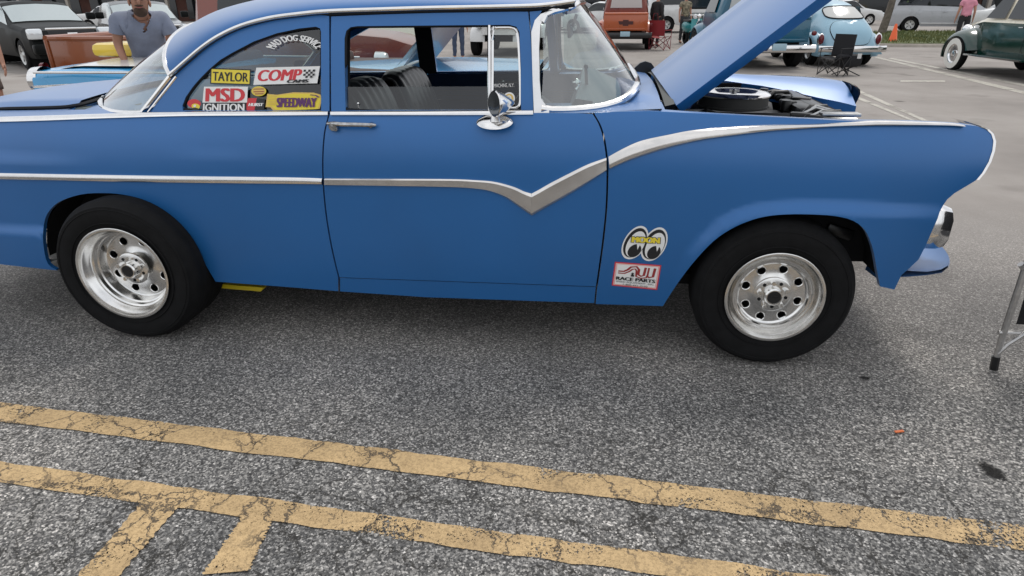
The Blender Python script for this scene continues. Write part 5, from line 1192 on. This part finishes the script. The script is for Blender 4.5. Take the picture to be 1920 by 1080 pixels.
b1=sedan('white car with its hood raised, seen through the blue car\'s door window',(-4.05,12.9,0),-1.35,WHTP)
b=MB(); b.box((1.25,0,1.32),(.05,1.5,.85),ry=-.45,b=.02); b.obj('raised_hood',mat('cream_white',(.75,.72,.62),.4),b1)
p=at_px(925,108); wp=classic_pickup('white pickup facing the camera, seen through the vent window',(p[0]+.35,p[1]+4.6,0),-math.pi/2-.05,WHTP,WHTP,bump=WHTP)
# ---- far row of parked cars and buildings
row=[(-30,40,WHTP,.2,'white'),(-24,44,GREYP,.3,'grey'),(-19,42,SILP,-.2,'silver'),(-12.5,44,paint('maroon_paint',(.12,.012,.015)),.1,'maroon'),(-6.8,45,BLKP,-.1,'black'),(-1.6,40,paint('dark_purple_paint',(.06,.05,.16)),2.6,'dark violet'),(.2,36,WHTP,2.9,'white')]
for i,(x,y,m_,rz,cn) in enumerate(row): sedan('far %s car, %s in the row along the shop fronts'%(cn,['leftmost','second from left','third from left','fourth from left','fifth from left','next to last','last before the orange pickup'][i]),(x,y,0),rz,m_,'far cars parked along the shop fronts')
r_,pt,_=vehicle('parked_suv','white suv parked far behind the standing people','suv',(4.6,37,0),.25,SUVS,WHTP,((-1.55,1.5),.38,.25),z0=.36,glass=[('side',[(-2.1,4.25),(-1.95,5.75),(.1,5.75),(.8,4.25)]),('x',.92,.40,'windshield',.9)])
sedan('white car half hidden behind the silver minivan',(15.4,47,0),.1,WHTP); sedan('white car pointing right between the minivan and the green sedan',(19.2,34.8,0),-.25,WHTP)
sedan('yellow car behind the woman in pink',(26.5,43,0),-.2,YELP)
BRK=mat('dark_brick',(.10,.045,.035),.9,noise=.25,nscale=.8); SIGN=mat('dark_shop_front',(.04,.035,.035),.5)
bd=thing('shop_building','long low dark brick shop building with glazed fronts along the far side','building',(0,62,0))
b=MB(); b.box((0,4,2.6),(170,8,5.2)); b.obj('wall',BRK,bd,smooth=False)
b=MB(); b.box((0,-1.2,3.1),(170,2.6,.5)); b.obj('canopy',mat('canopy',(.22,.20,.18),.8),bd,smooth=False)
for i in range(34):
    x=-82+5*i; b=MB(); b.box((x,-.03,1.35),(3.9,.06,2.3)); w=b.obj('shop_window',GLD,bd,smooth=False)
    b=MB(); b.box((x+2.5,-2.2,1.45),(.25,.25,2.9)); b.obj('column',mat('column_paint',(.35,.32,.28),.8),bd,smooth=False)
for i in range(6):
    x=-55+22*i+random.uniform(-3,3); w=x
# ---- grass island with kerb, tree, cone
pts=[at_px(1688,82),at_px(1760,84),at_px(1790,76),at_px(1800,66)]
isl=[(8.9,25.2),(11.2,24.7),(14.5,25.6),(17,29),(17,34),(13,34),(9.5,30),(8.4,27)]
isl=[tuple(q) for q in cr(isl,4,True)]
b=MB(); b.prism(isl,'z',0,.10); k_=b.obj('kerb',CONC); k_['kind']='structure'
ci=(12.6,29.0); inn=[(ci[0]+(x-ci[0])*.96,ci[1]+(y-ci[1])*.95) for x,y in isl]; b=MB(); b.prism(inn,'z',.08,.125); g_=b.obj('grass_bed',GR); g_['kind']='structure'
rr=random.Random(9); b=MB()
for i in range(5200):
    while True:
        x,y=rr.uniform(8,17.5),rr.uniform(24.4,34.5)
        if inpoly(x,y,inn): break
    h=rr.uniform(.05,.12); a=rr.uniform(0,6.3); w=.02; b.add([(x-w*math.cos(a),y-w*math.sin(a),.12),(x+w*math.cos(a),y+w*math.sin(a),.12),(x+rr.uniform(-.04,.04),y+rr.uniform(-.04,.04),.12+h)],[(0,1,2)])
gg=mkobj('grass_blades',b.v,b.f,mat('grass_blade',(.16,.16,.05),.8,col2=(.07,.10,.03),nscale=2),smooth=False); gg['kind']='stuff'; gg['label']='short dry grass growing on the island'
BARK=mat('bark',(.13,.11,.09),.9,noise=.3,nscale=8,bump=.5,bscale=20); LEAF=mat('leaf',(.07,.11,.03),.6,col2=(.035,.06,.018),nscale=1)
def tree(label,x,y,h,r0,seed,lean=(0,0),base=0,group=None):
    rt=thing('tree',label,'tree',(x,y,base),0,group); q=random.Random(seed); b=MB(); top=Vector((lean[0]*h,lean[1]*h,h*.55))
    tr=[Vector((lean[0]*h*s*.55+.05*math.sin(5*s),lean[1]*h*s*.5,h*.55*s)) for s in [i/6 for i in range(7)]]; b.tube(tr,[r0*(1.25-.75*i/6) for i in range(7)],10)
    tips=[]
    for i in range(9):
        a=q.uniform(0,6.28); st_=tr[q.choice([3,4,5,6])]; L_=q.uniform(.25,.42)*h; e=st_+Vector((math.cos(a)*L_*.8,math.sin(a)*L_*.8,L_*.8)); m_=st_.lerp(e,.5)+Vector((0,0,-.08*L_)); b.tube([st_,m_,e],[r0*.42,r0*.28,r0*.08],6); tips+= [m_,e,e+Vector((q.uniform(-.5,.5),q.uniform(-.5,.5),q.uniform(0,.5)))]
    b.obj('trunk',BARK,rt); b=MB()
    for i in range(2600):
        c=q.choice(tips)+Vector((q.gauss(0,.45),q.gauss(0,.45),q.gauss(0,.35))); s=q.uniform(.05,.10); u=Vector((q.uniform(-1,1),q.uniform(-1,1),q.uniform(-1,1))).normalized(); v=u.orthogonal().normalized()
        b.add([c-u*s,c+v*s*.5,c+u*s,c-v*s*.5],[(0,1,2,3)])
    o=mkobj('crown',b.v,b.f,LEAF,rt,smooth=False); return rt
p=onG(1650,70); tree('slender grey-barked tree rising from the grass island beside the minivan',p.x*1.02,p.y*1.02,6.5,.14,2,lean=(.10,0))
for i,(x,y) in enumerate([(-34,56),(-21,57),(-3,56),(10,57),(30,55),(46,56)]): tree('far street tree in front of the shops, %s from the left'%['first','second','third','fourth','fifth','sixth'][i],x,y,7.5,.2,20+i,group='trees along the shop fronts')
p=at_px(1672,84); cn=thing('traffic_cone','orange traffic cone on the kerb beside the pale blue car','traffic cone',(p[0],p[1],0)); 
CO=mat('cone_orange',(.85,.13,.03),.5)
b=MB(); b.lathe([(.17,.03),(.15,.06),(.04,.68),(.03,.70),(0,.70)],n=20); b.obj('cone_body',CO,cn); b=MB(); b.box((0,0,.02),(.42,.42,.04),b=.01); b.obj('cone_base',CO,cn)
# ---- folding chairs
BF=mat('black_fabric',(.012,.012,.014),.9); RF=mat('dark_red_fabric',(.22,.015,.02),.85)
def camp_chair(label,loc,rz,fab,frm,group=None,folded=False):
    r=thing('folding_chair',label,'folding chair',loc,rz,group); t=.011
    for s in(-1,1):
        b=MB(); b.tube([(s*.27,-.24,.02),(s*.27,.22,.44)],t,6); b.tube([(s*.27,.24,.02),(s*.27,-.22,.44)],t,6); b.tube([(s*.27,-.24,.02),(s*.27,-.24,.60)],t,6); b.tube([(s*.27,.22,.02),(s*.27,.30,.92)],t,6); b.obj('side_frame',frm,r)
        b=MB(); b.box((s*.27,0,.62),(.05,.52,.02),b=.006); b.obj('armrest',fab,r)
    b=MB(); b.tube([(-.27,-.24,.03),(.27,-.24,.42)],t,6); b.tube([(.27,-.24,.03),(-.27,-.24,.42)],t,6); b.tube([(-.27,.24,.03),(.27,.24,.42)],t,6); b.tube([(.27,.24,.03),(-.27,.24,.42)],t,6); b.obj('cross_brace',frm,r)
    b=MB(); b.grid([[(-.27+.54*i/6,-.24+.48*j/6,.43-.05*math.sin(math.pi*i/6)) for j in range(7)] for i in range(7)]); b.obj('seat',fab,r)
    b=MB(); b.grid([[(-.27+.54*i/6,lerp(.235,.30,j/6)+.03*math.sin(math.pi*i/6),lerp(.45,.92,j/6)) for j in range(7)] for i in range(7)]); b.obj('backrest',fab,r); return r
p=at_px(1236,94); camp_chair('dark red folding camp chair beside the orange pickup',p,2.6,RF,mat('red_frame',(.2,.02,.03),.4))
p=at_px(1560,142); q=camp_chair('black folding chair with high back in front of the pale blue car',p,-.85,BF,BLACK); q.scale=(.85,.85,.9)
p=at_px(1585,141); r=thing('gear_bag','black gear bag and folded stool on the ground beside the black chair','bag',p,.3); b=MB(); b.box((0,0,.30),(.50,.32,.26),b=.08); b.obj('bag_body',BF,r); b=MB()
for sx in(-1,1): b.tube([(sx*.2,-.2,0),(-sx*.2,.1,.22)],.012,6); b.tube([(sx*.2,.2,0),(-sx*.2,-.1,.22)],.012,6)
b.obj('stool_legs',BLACK,r); addbox(r,'tag',WHTP,(.12,-.17,.40),(.09,.01,.10))
# the chair whose leg shows at the right edge
FRM=mat('brushed_tube',(.55,.54,.53),.35,.9,noise=.1,nscale=40)
c0=onG(1866,692); ch=thing('lawn_chair','grey tube folding chair with black sling and rubber feet cut off by the right edge','folding chair',(c0.x,c0.y,0),0)
Yq=c0.y
lp=lambda x,y,dy=0: onY(x,y,Yq+dy)-Vector((c0.x,c0.y,0))
b=MB(); b.tube([lp(1868,672),lp(1880,630),lp(1900,570),lp(1925,495),lp(1960,390)],.0135,10); b.obj('leg',FRM,ch)
b=MB(); b.tube([lp(1862,697),lp(1868,668)],[.017,.0165],10); b.obj('rubber_foot',BLACK,ch)
b=MB(); b.tube([lp(1872,662,-.005),lp(1890,645,-.01),lp(1930,620,-.01),lp(1990,600,-.01)],.010,8); b.obj('lower_stretcher',FRM,ch)
b=MB(); b.tube([lp(1872,623),lp(1960,625)],.009,8); b.obj('stretcher',FRM,ch)
top=lp(1960,390); V_=Vector
b=MB(); b.add([lp(1905,608,.012),lp(1985,610,.012),lp(1990,470,.012),lp(1936,505,.012)],[(0,1,2,3)]); b.obj('side_panel',BF,ch)
back=V_((top.x+.16,0,.95)); 
b=MB(); b.tube([top,back],.0135,8); b.obj('back_post',FRM,ch)
for dy in (0,-.46):
    o_=V_((0,dy,0))
    if dy: b=MB(); b.tube([o_+V_((0,0,0)),o_+top,o_+back],.0135,8); b.obj('leg',FRM,ch)
    b=MB(); b.tube([o_+V_((.52,0,0)),o_+V_((top.x-.02,0,.50))],.0135,8); b.obj('leg',FRM,ch)
    b=MB(); b.box((top.x+.20,dy,.66),(.26,.05,.025),b=.008); b.obj('armrest',BLACK,ch)
b=MB(); b.grid([[(lerp(top.x+.06,top.x+.34,i/4),lerp(.0,-.46,j/6),.44-.04*math.sin(math.pi*j/6)) for j in range(7)] for i in range(5)]); b.obj('seat',BF,ch)
b=MB(); b.grid([[(lerp(top.x+.03,back.x,i/4)+.03*math.sin(math.pi*j/6),lerp(.0,-.46,j/6),lerp(.50,.94,i/4)) for j in range(7)] for i in range(5)]); b.obj('backrest',BF,ch)
# ---- green jeep-like vehicle and teal scooter behind the raised hood
jp=thing('off_road_vehicle','dark green open off-road vehicle with round headlights behind the raised blue hood','vehicle',(at_px(1322,74)[0],at_px(1322,74)[1]+.5,0),-.12); JG=paint('dark_olive_paint',(.03,.045,.04))
b=MB(); b.box((0,.0,.80),(1.25,.1,.42),b=.04); b.box((0,.9,.82),(1.15,1.7,.38),b=.06); b.box((0,2.2,.75),(1.45,1.6,.5),b=.05); b.obj('body',JG,jp)
b=MB(); b.box((0,1.55,1.42),(1.35,.05,.55),b=.02); b.obj('windshield_frame',BLACK,jp); b=MB(); b.box((0,1.52,1.42),(1.2,.02,.42)); b.obj('windshield',GLD,jp)
b=MB(); b.tube([(-.7,2.9,1.0),(-.7,2.7,1.75),(.7,2.7,1.75),(.7,2.9,1.0)],.03); b.obj('roll_bar',BLACK,jp)
for s in(-1,1):
    b=MB(); b.lathe([(0,.04),(.09,.02),(.105,-.02)],(s*.42,-.06,.88),(0,-1,0),18); b.obj('headlight',LAMP,jp)
    b=MB(); b.box((s*.74,.35,.86),(.30,.8,.04),b=.02); b.obj('front_fender',JG,jp)
for x in(-.66,.66):
    for y in(.35,2.4):
        b=MB(); b.lathe([(.18,.0),(.37,.0),(.39,-.04),(.39,-.2),(.37,-.24)],(x+(.12 if x>0 else -.12),y,.39),(1 if x>0 else -1,0,0),28); w=b.obj('wheel',RUBBER,jp)
b=MB(); b.box((0,-.2,.50),(1.4,.12,.14),b=.02); b.obj('bumper',BLACK,jp); addbox(jp,'wooden_box',mat('brown_board',(.22,.10,.05),.7),(-.1,-.05,.64),(.5,.10,.16),b=.01)
sc=at_px(1296,84); s_=thing('motor_scooter','teal motor scooter standing left of the dark off-road vehicle','scooter',sc,.25); TQ=paint('turquoise_paint',(.02,.28,.30))
b=MB(); b.ell((0,.55,.62),(.17,.42,.22)); b.obj('rear_body',TQ,s_); b=MB(); b.grid([[(x,-.42+.25*(z-.4)*.6+.15*abs(x)*2,z) for x in (-.2,-.1,0,.1,.2)] for z in (.30,.5,.7,.9)]); b.obj('leg_shield',TQ,s_)
b=MB(); b.ell((0,-.62,.42),(.10,.28,.20)); b.obj('front_mudguard',TQ,s_); b=MB(); b.box((0,.45,.82),(.26,.62,.09),b=.04); b.obj('saddle',BLACK,s_)
b=MB(); b.tube([(0,-.66,.3),(0,-.42,1.0)],.03); b.tube([(-.3,-.38,1.02),(.3,-.38,1.02)],.016); b.ell((0,-.48,.98),(.08,.07,.08)); b.obj('handlebar',CHROME,s_)
for y in(-.66,.62): b=MB(); b.lathe([(.12,.0),(.22,.0),(.24,-.03),(.24,-.07),(.22,-.1),(.12,-.1)],(-.05,y,.24),(-1,0,0),24); b.obj('wheel',RUBBER,s_)
# ================================================================== people
def skin_obj(name,verts,edges,m,parent,root=0,sub=2,label=None):
    me=bpy.data.meshes.new(name); me.from_pydata([v[0] for v in verts],edges,[]); o=bpy.data.objects.new(name,me); link(o)
    md=o.modifiers.new('s','SKIN'); 
    sv=me.skin_vertices[0].data if len(me.skin_vertices) else None
    if sv is None: bm=bmesh.new(); bm.from_mesh(me); bm.verts.layers.skin.verify(); bm.to_mesh(me); bm.free(); sv=me.skin_vertices[0].data
    for i,v in enumerate(verts):
        r=v[1]; sv[i].radius=r if isinstance(r,tuple) else (r,r); sv[i].use_root=(i==root)
    md.use_smooth_shade=True; s=o.modifiers.new('u','SUBSURF'); s.levels=s.render_levels=sub
    dg=bpy.context.evaluated_depsgraph_get(); nm=bpy.data.meshes.new_from_object(o.evaluated_get(dg)); o.modifiers.clear(); o.data=nm; bpy.data.meshes.remove(me)
    nm.materials.clear(); nm.materials.append(m); nm.polygons.foreach_set('use_smooth',[True]*len(nm.polygons)); o.parent=parent
    if label: o['label']=label
    return o
SKIN=mat('skin',(.42,.22,.15),.55,noise=.08,nscale=12); SKIN2=mat('tanned_skin',(.33,.16,.10),.55,noise=.1,nscale=12)
def cloth(n,c): return mat('cloth_'+n,c,.9,noise=.12,nscale=9,bump=.25,bscale=14)
def person(label,loc,rz,top,bot,hair,skin=SKIN,pose=None,sleeve=.55,shorts=False,beard=None,hs=1.0,long_sleeve=False,shoe=None,hairlong=False,group=None,vneck=False,sub=2,sc=None):
    """local frame: faces -y"""
    J=dict(pelvis=(0,0,.95),waist=(0,0,1.10),chest=(0,0,1.30),neck0=(0,.01,1.45),neck=(0,-.005,1.52),jaw=(0,-.025,1.575),head=(0,-.012,1.65),crown=(0,.005,1.725),
     lsh=(.175,0,1.41),lel=(.23,.02,1.13),lwr=(.25,-.05,.89),rsh=(-.175,0,1.41),rel=(-.23,.02,1.13),rwr=(-.25,-.05,.89),
     lhip=(.095,0,.90),lkn=(.105,-.01,.50),lan=(.11,.03,.09),ltoe=(.12,-.13,.035),rhip=(-.095,0,.90),rkn=(-.105,-.01,.50),ran=(-.11,.03,.09),rtoe=(-.12,-.13,.035))
    if pose: J.update(pose)
    R0=dict(pelvis=(.15,.11),waist=(.135,.10),chest=(.165,.115),neck0=.075,neck=.056,jaw=.066,head=(.078,.098),crown=(.066,.08),lsh=.062,rsh=.062,lel=.041,rel=.041,lwr=.028,rwr=.028,lhip=.088,rhip=.088,lkn=.056,rkn=.056,lan=.038,ran=.038,ltoe=.032,rtoe=.032)
    rt=thing('person',label,'person',loc,rz,group,sc=sc)
    names=list(J); V=[(J[n],R0[n]) for n in names]; ix={n:i for i,n in enumerate(names)}
    E=[('pelvis','waist'),('waist','chest'),('chest','neck0'),('neck0','neck'),('neck','jaw'),('jaw','head'),('head','crown'),('chest','lsh'),('lsh','lel'),('lel','lwr'),('chest','rsh'),('rsh','rel'),('rel','rwr'),('pelvis','lhip'),('lhip','lkn'),('lkn','lan'),('lan','ltoe'),('pelvis','rhip'),('rhip','rkn'),('rkn','ran'),('ran','rtoe')]
    E=[(ix[a],ix[b_]) for a,b_ in E]
    for s,pre in ((1,'l'),(-1,'r')):   # hands: palm, four fingers, thumb
        w=Vector(J[pre+'wr']); d=(w-Vector(J[pre+'el'])).normalized(); side_=Vector((0,-1,0))-d*Vector((0,-1,0)).dot(d); side_.normalize()
        V.append((tuple(w+d*.06),(.034,.018))); pi=len(V)-1; E.append((ix[pre+'wr'],pi))
        for k,(o_,l_) in enumerate(((.026,.070),(.009,.080),(-.009,.074),(-.025,.058))):
            a=w+d*.095+side_*o_; inn=Vector((-s*.012,0,0)); V.append((tuple(a),.0095)); V.append((tuple(a+d*l_*.5+inn*.4),.0085)); V.append((tuple(a+d*l_*.92+inn*1.4),.007)); n=len(V)-3; E+=[(pi,n),(n,n+1),(n+1,n+2)]
        a=w+d*.035+side_*.036; V.append((tuple(a),.011)); V.append((tuple(a+d*.045+side_*.014),.009)); n=len(V)-2; E+=[(pi,n),(n,n+1)]
    body=skin_obj('body',V,E,skin,rt,sub=sub)
    segs=[('pelvis','waist'),('waist','chest'),('chest','neck0'),('neck0','neck'),('neck','jaw'),('jaw','crown'),('chest','lsh'),('lsh','lel'),('lel','lwr'),('chest','rsh'),('rsh','rel'),('rel','rwr'),('pelvis','lhip'),('lhip','lkn'),('lkn','lan'),('lan','ltoe'),('pelvis','rhip'),('rhip','rkn'),('rkn','ran'),('ran','rtoe'),('lwr','lhand'),('rwr','rhand')]
    for s_ in 'lr': w_=Vector(J[s_+'wr']); J[s_+'hand']=tuple(w_+(w_-Vector(J[s_+'el'])).normalized()*.18); R0[s_+'hand']=.045
    def rad(n): r=R0[n]; return max(r) if isinstance(r,tuple) else r
    def near(co):
        best=(9,None,0)
        for s_ in segs:
            A,B=Vector(J[s_[0]]),Vector(J[s_[1]]); d=B-A; t=max(0,min(1,(co-A).dot(d)/d.length_squared)); rr_=lerp(rad(s_[0]),rad(s_[1]),t)
            e=(co-A-d*t).length/rr_
            if e<best[0]: best=(e,s_,t)
        return best
    me=body.data; info=[near(v.co) for v in me.vertices]; n0=Vector(J['neck0'])
    def is_top(i):
        _,s_,t=info[i]; co=me.vertices[i].co
        if s_ in (('pelvis','waist'),('waist','chest')): return co.z>J['pelvis'][2]-.02
        if s_==('chest','neck0') or s_[0]=='chest': 
            if vneck and co.y<n0.y-.01 and abs(co.x-n0.x)<.62*(co.z-(n0.z-.12)): return False
            return co.z<n0.z+.035
        if s_ in (('lsh','lel'),('rsh','rel')): return t<sleeve or long_sleeve
        if s_ in (('lel','lwr'),('rel','rwr')): return long_sleeve and t<.9
        if s_==('neck0','neck'): return co.z<n0.z+.01 and not vneck
        return False
    def is_bot(i):
        _,s_,t=info[i]; co=me.vertices[i].co
        if 'hip' in s_[1] : return True
        if s_==('pelvis','waist'): return co.z<J['pelvis'][2]+.06
        if 'hip' in s_[0]: return True if not shorts else t<.85
        if 'kn' in s_[0]: return (not shorts) and t<.93
        return False
    def clothe(nm,test,off,m):
        keep={}; V=[];F_=[]
        ok=[test(i) for i in range(len(me.vertices))]
        for p in me.polygons:
            if all(ok[i] for i in p.vertices):
                for i in p.vertices:
                    if i not in keep:
                        v=me.vertices[i]; keep[i]=len(V); c=v.co; w_=.004*math.sin(c.z*38+c.x*21)+.003*math.sin(c.z*17-c.x*45); V.append(c+v.normal*(off+w_))
                F_.append(tuple(keep[i] for i in p.vertices))
        o=mkobj(nm,V,F_,m,rt,sharp=80); md=o.modifiers.new('thick','SOLIDIFY'); md.thickness=.008; md.offset=-1; return o
    clothe('shirt',is_top,.022,top); clothe('shorts' if shorts else 'trousers',is_bot,.014,bot)
    for p in 'lr':
        a=Vector(J[p+'an']); c=Vector(J[p+'toe']); skin_obj('shoe',[((a.x,a.y+.03,.05),.045),((a.x,a.y-.05,.045),.042),((c.x,c.y,.035),.034)],[(0,1),(1,2)],shoe or BLACK,rt,sub=1)
    h=Vector(J['head']); cwn=Vector(J['crown']); dr_=(cwn-h).normalized()
    fw=Vector((0,-1,0)); fw=(fw-dr_*fw.dot(dr_)).normalized()
    b=MB(); b.ell(h+dr_*.045-fw*.012,(.083,.102,.086),18,12,z0=-.25); 
    if hairlong: b.ell(h-fw*.06-dr_*.03,(.075,.06,.13))
    b.obj('hair',hair,rt)
    b=MB(); 
    sd_=fw.cross(dr_)
    b.ell(h+fw*.098-dr_*.015,(.013,.018,.026)); 
    for s in(-1,1): b.ell(h+sd_*s*.080-fw*.0-dr_*.01,(.012,.022,.030))
    b.obj('nose_and_ears',skin,rt)['kind']='stuff'
    for s in(-1,1): b=MB(); b.ell(h+fw*.087+sd_*s*.031+dr_*.012,(.013,.010,.008)); b.obj('eye',mat('eye_dark',(.05,.04,.035),.2),rt)
    b=MB(); b.ell(h+fw*.090-dr_*.058,(.026,.010,.007)); b.obj('mouth',mat('lip',(.30,.10,.08),.5),rt)
    if beard:
        b=MB(); j=Vector(J['jaw']); b.ell(j+fw*.042-dr_*.012,(.056,.050,.045)); b.ell(h+fw*.094-dr_*.044,(.036,.012,.008)); b.obj('beard',beard,rt)
    return rt
HB=mat('brown_hair',(.06,.035,.02),.8,bump=.4,bscale=90); HG=mat('grey_hair',(.30,.28,.26),.8); HR=mat('auburn_hair',(.20,.06,.03),.8)
# man leaning over the neighbour's engine, arms down on the fender
ml=onY(262,60,6.0)
man=person('bearded man in a grey-blue V-neck t-shirt leaning over the neighbouring car',(ml.x-.04,6.12,0),.55,cloth('grey_blue',(.19,.21,.27)),cloth('jeans',(.05,.07,.12)),HB,SKIN2,beard=mat('beard_hair',(.055,.03,.018),.9),
 pose=dict(waist=(0,.10,1.08),chest=(0,-.04,1.24),neck0=(.015,-.11,1.345),neck=(.02,-.165,1.385),jaw=(.025,-.225,1.395),head=(.03,-.235,1.47),crown=(.035,-.225,1.545),lsh=(.185,-.05,1.34),lel=(.24,-.06,1.09),lwr=(.20,-.20,.93),rsh=(-.185,-.05,1.34),rel=(-.235,-.02,1.12),rwr=(-.19,-.16,.93),pelvis=(0,.18,.93),lhip=(.095,.18,.88),rhip=(-.095,.18,.88)),sleeve=.60,vneck=True,sub=4,sc=1.035)
pl=at_px(-6,214)
person('person in dark clothes cut off by the left edge, standing near the headlight',(-7.2,7.05,0),.6,cloth('charcoal',(.03,.028,.028)),cloth('taupe',(.10,.075,.065)),HB,SKIN,shorts=True)
p=at_px(1807,88); person('woman in a pink top and black trousers walking away beside the minivan',(p[0]-.1,p[1]+.2,0),2.9,cloth('pink',(.62,.26,.33)),cloth('black',(.02,.02,.022)),HR,SKIN,pose=dict(lan=(.12,.16,.10),ltoe=(.12,.03,.04),ran=(-.1,-.14,.08),rtoe=(-.1,-.30,.05)),shoe=WHTP)
p=at_px(1224,90); person('person in black clothes with dark red bag standing right of the orange pickup',(p[0]+.12,p[1]+.8,0),2.4,cloth('black',(.02,.02,.022)),cloth('black',(.02,.02,.022)),HB,SKIN,long_sleeve=True)
bg_=thing('shoulder_bag','dark red shoulder bag held by the person in black','bag',(p[0]+.05,p[1]+.45,.55)); b=MB(); b.box((0,0,.16),(.30,.12,.30),b=.05); b.obj('bag_body',RF,bg_); b=MB(); b.tube([(-.1,0,.3),(-.06,0,.55),(.06,0,.55),(.1,0,.3)],.008,6); b.obj('bag_strap',RF,bg_)
p=at_px(1281,82); person('person in a tan camouflage shirt standing beyond the teal scooter',(p[0],p[1]+.3,0),.4,mat('camouflage',(.34,.29,.20),.9,col2=(.10,.09,.06),nscale=14),cloth('dark_trousers',(.05,.05,.055)),HB,SKIN)
p=at_px(860,112); person('person in blue jeans seen through the side window of the blue car',(p[0]+.05,p[1]-.2,0),.3,cloth('dark_blue',(.03,.05,.12)),cloth('jeans',(.05,.07,.12)),HG,SKIN)
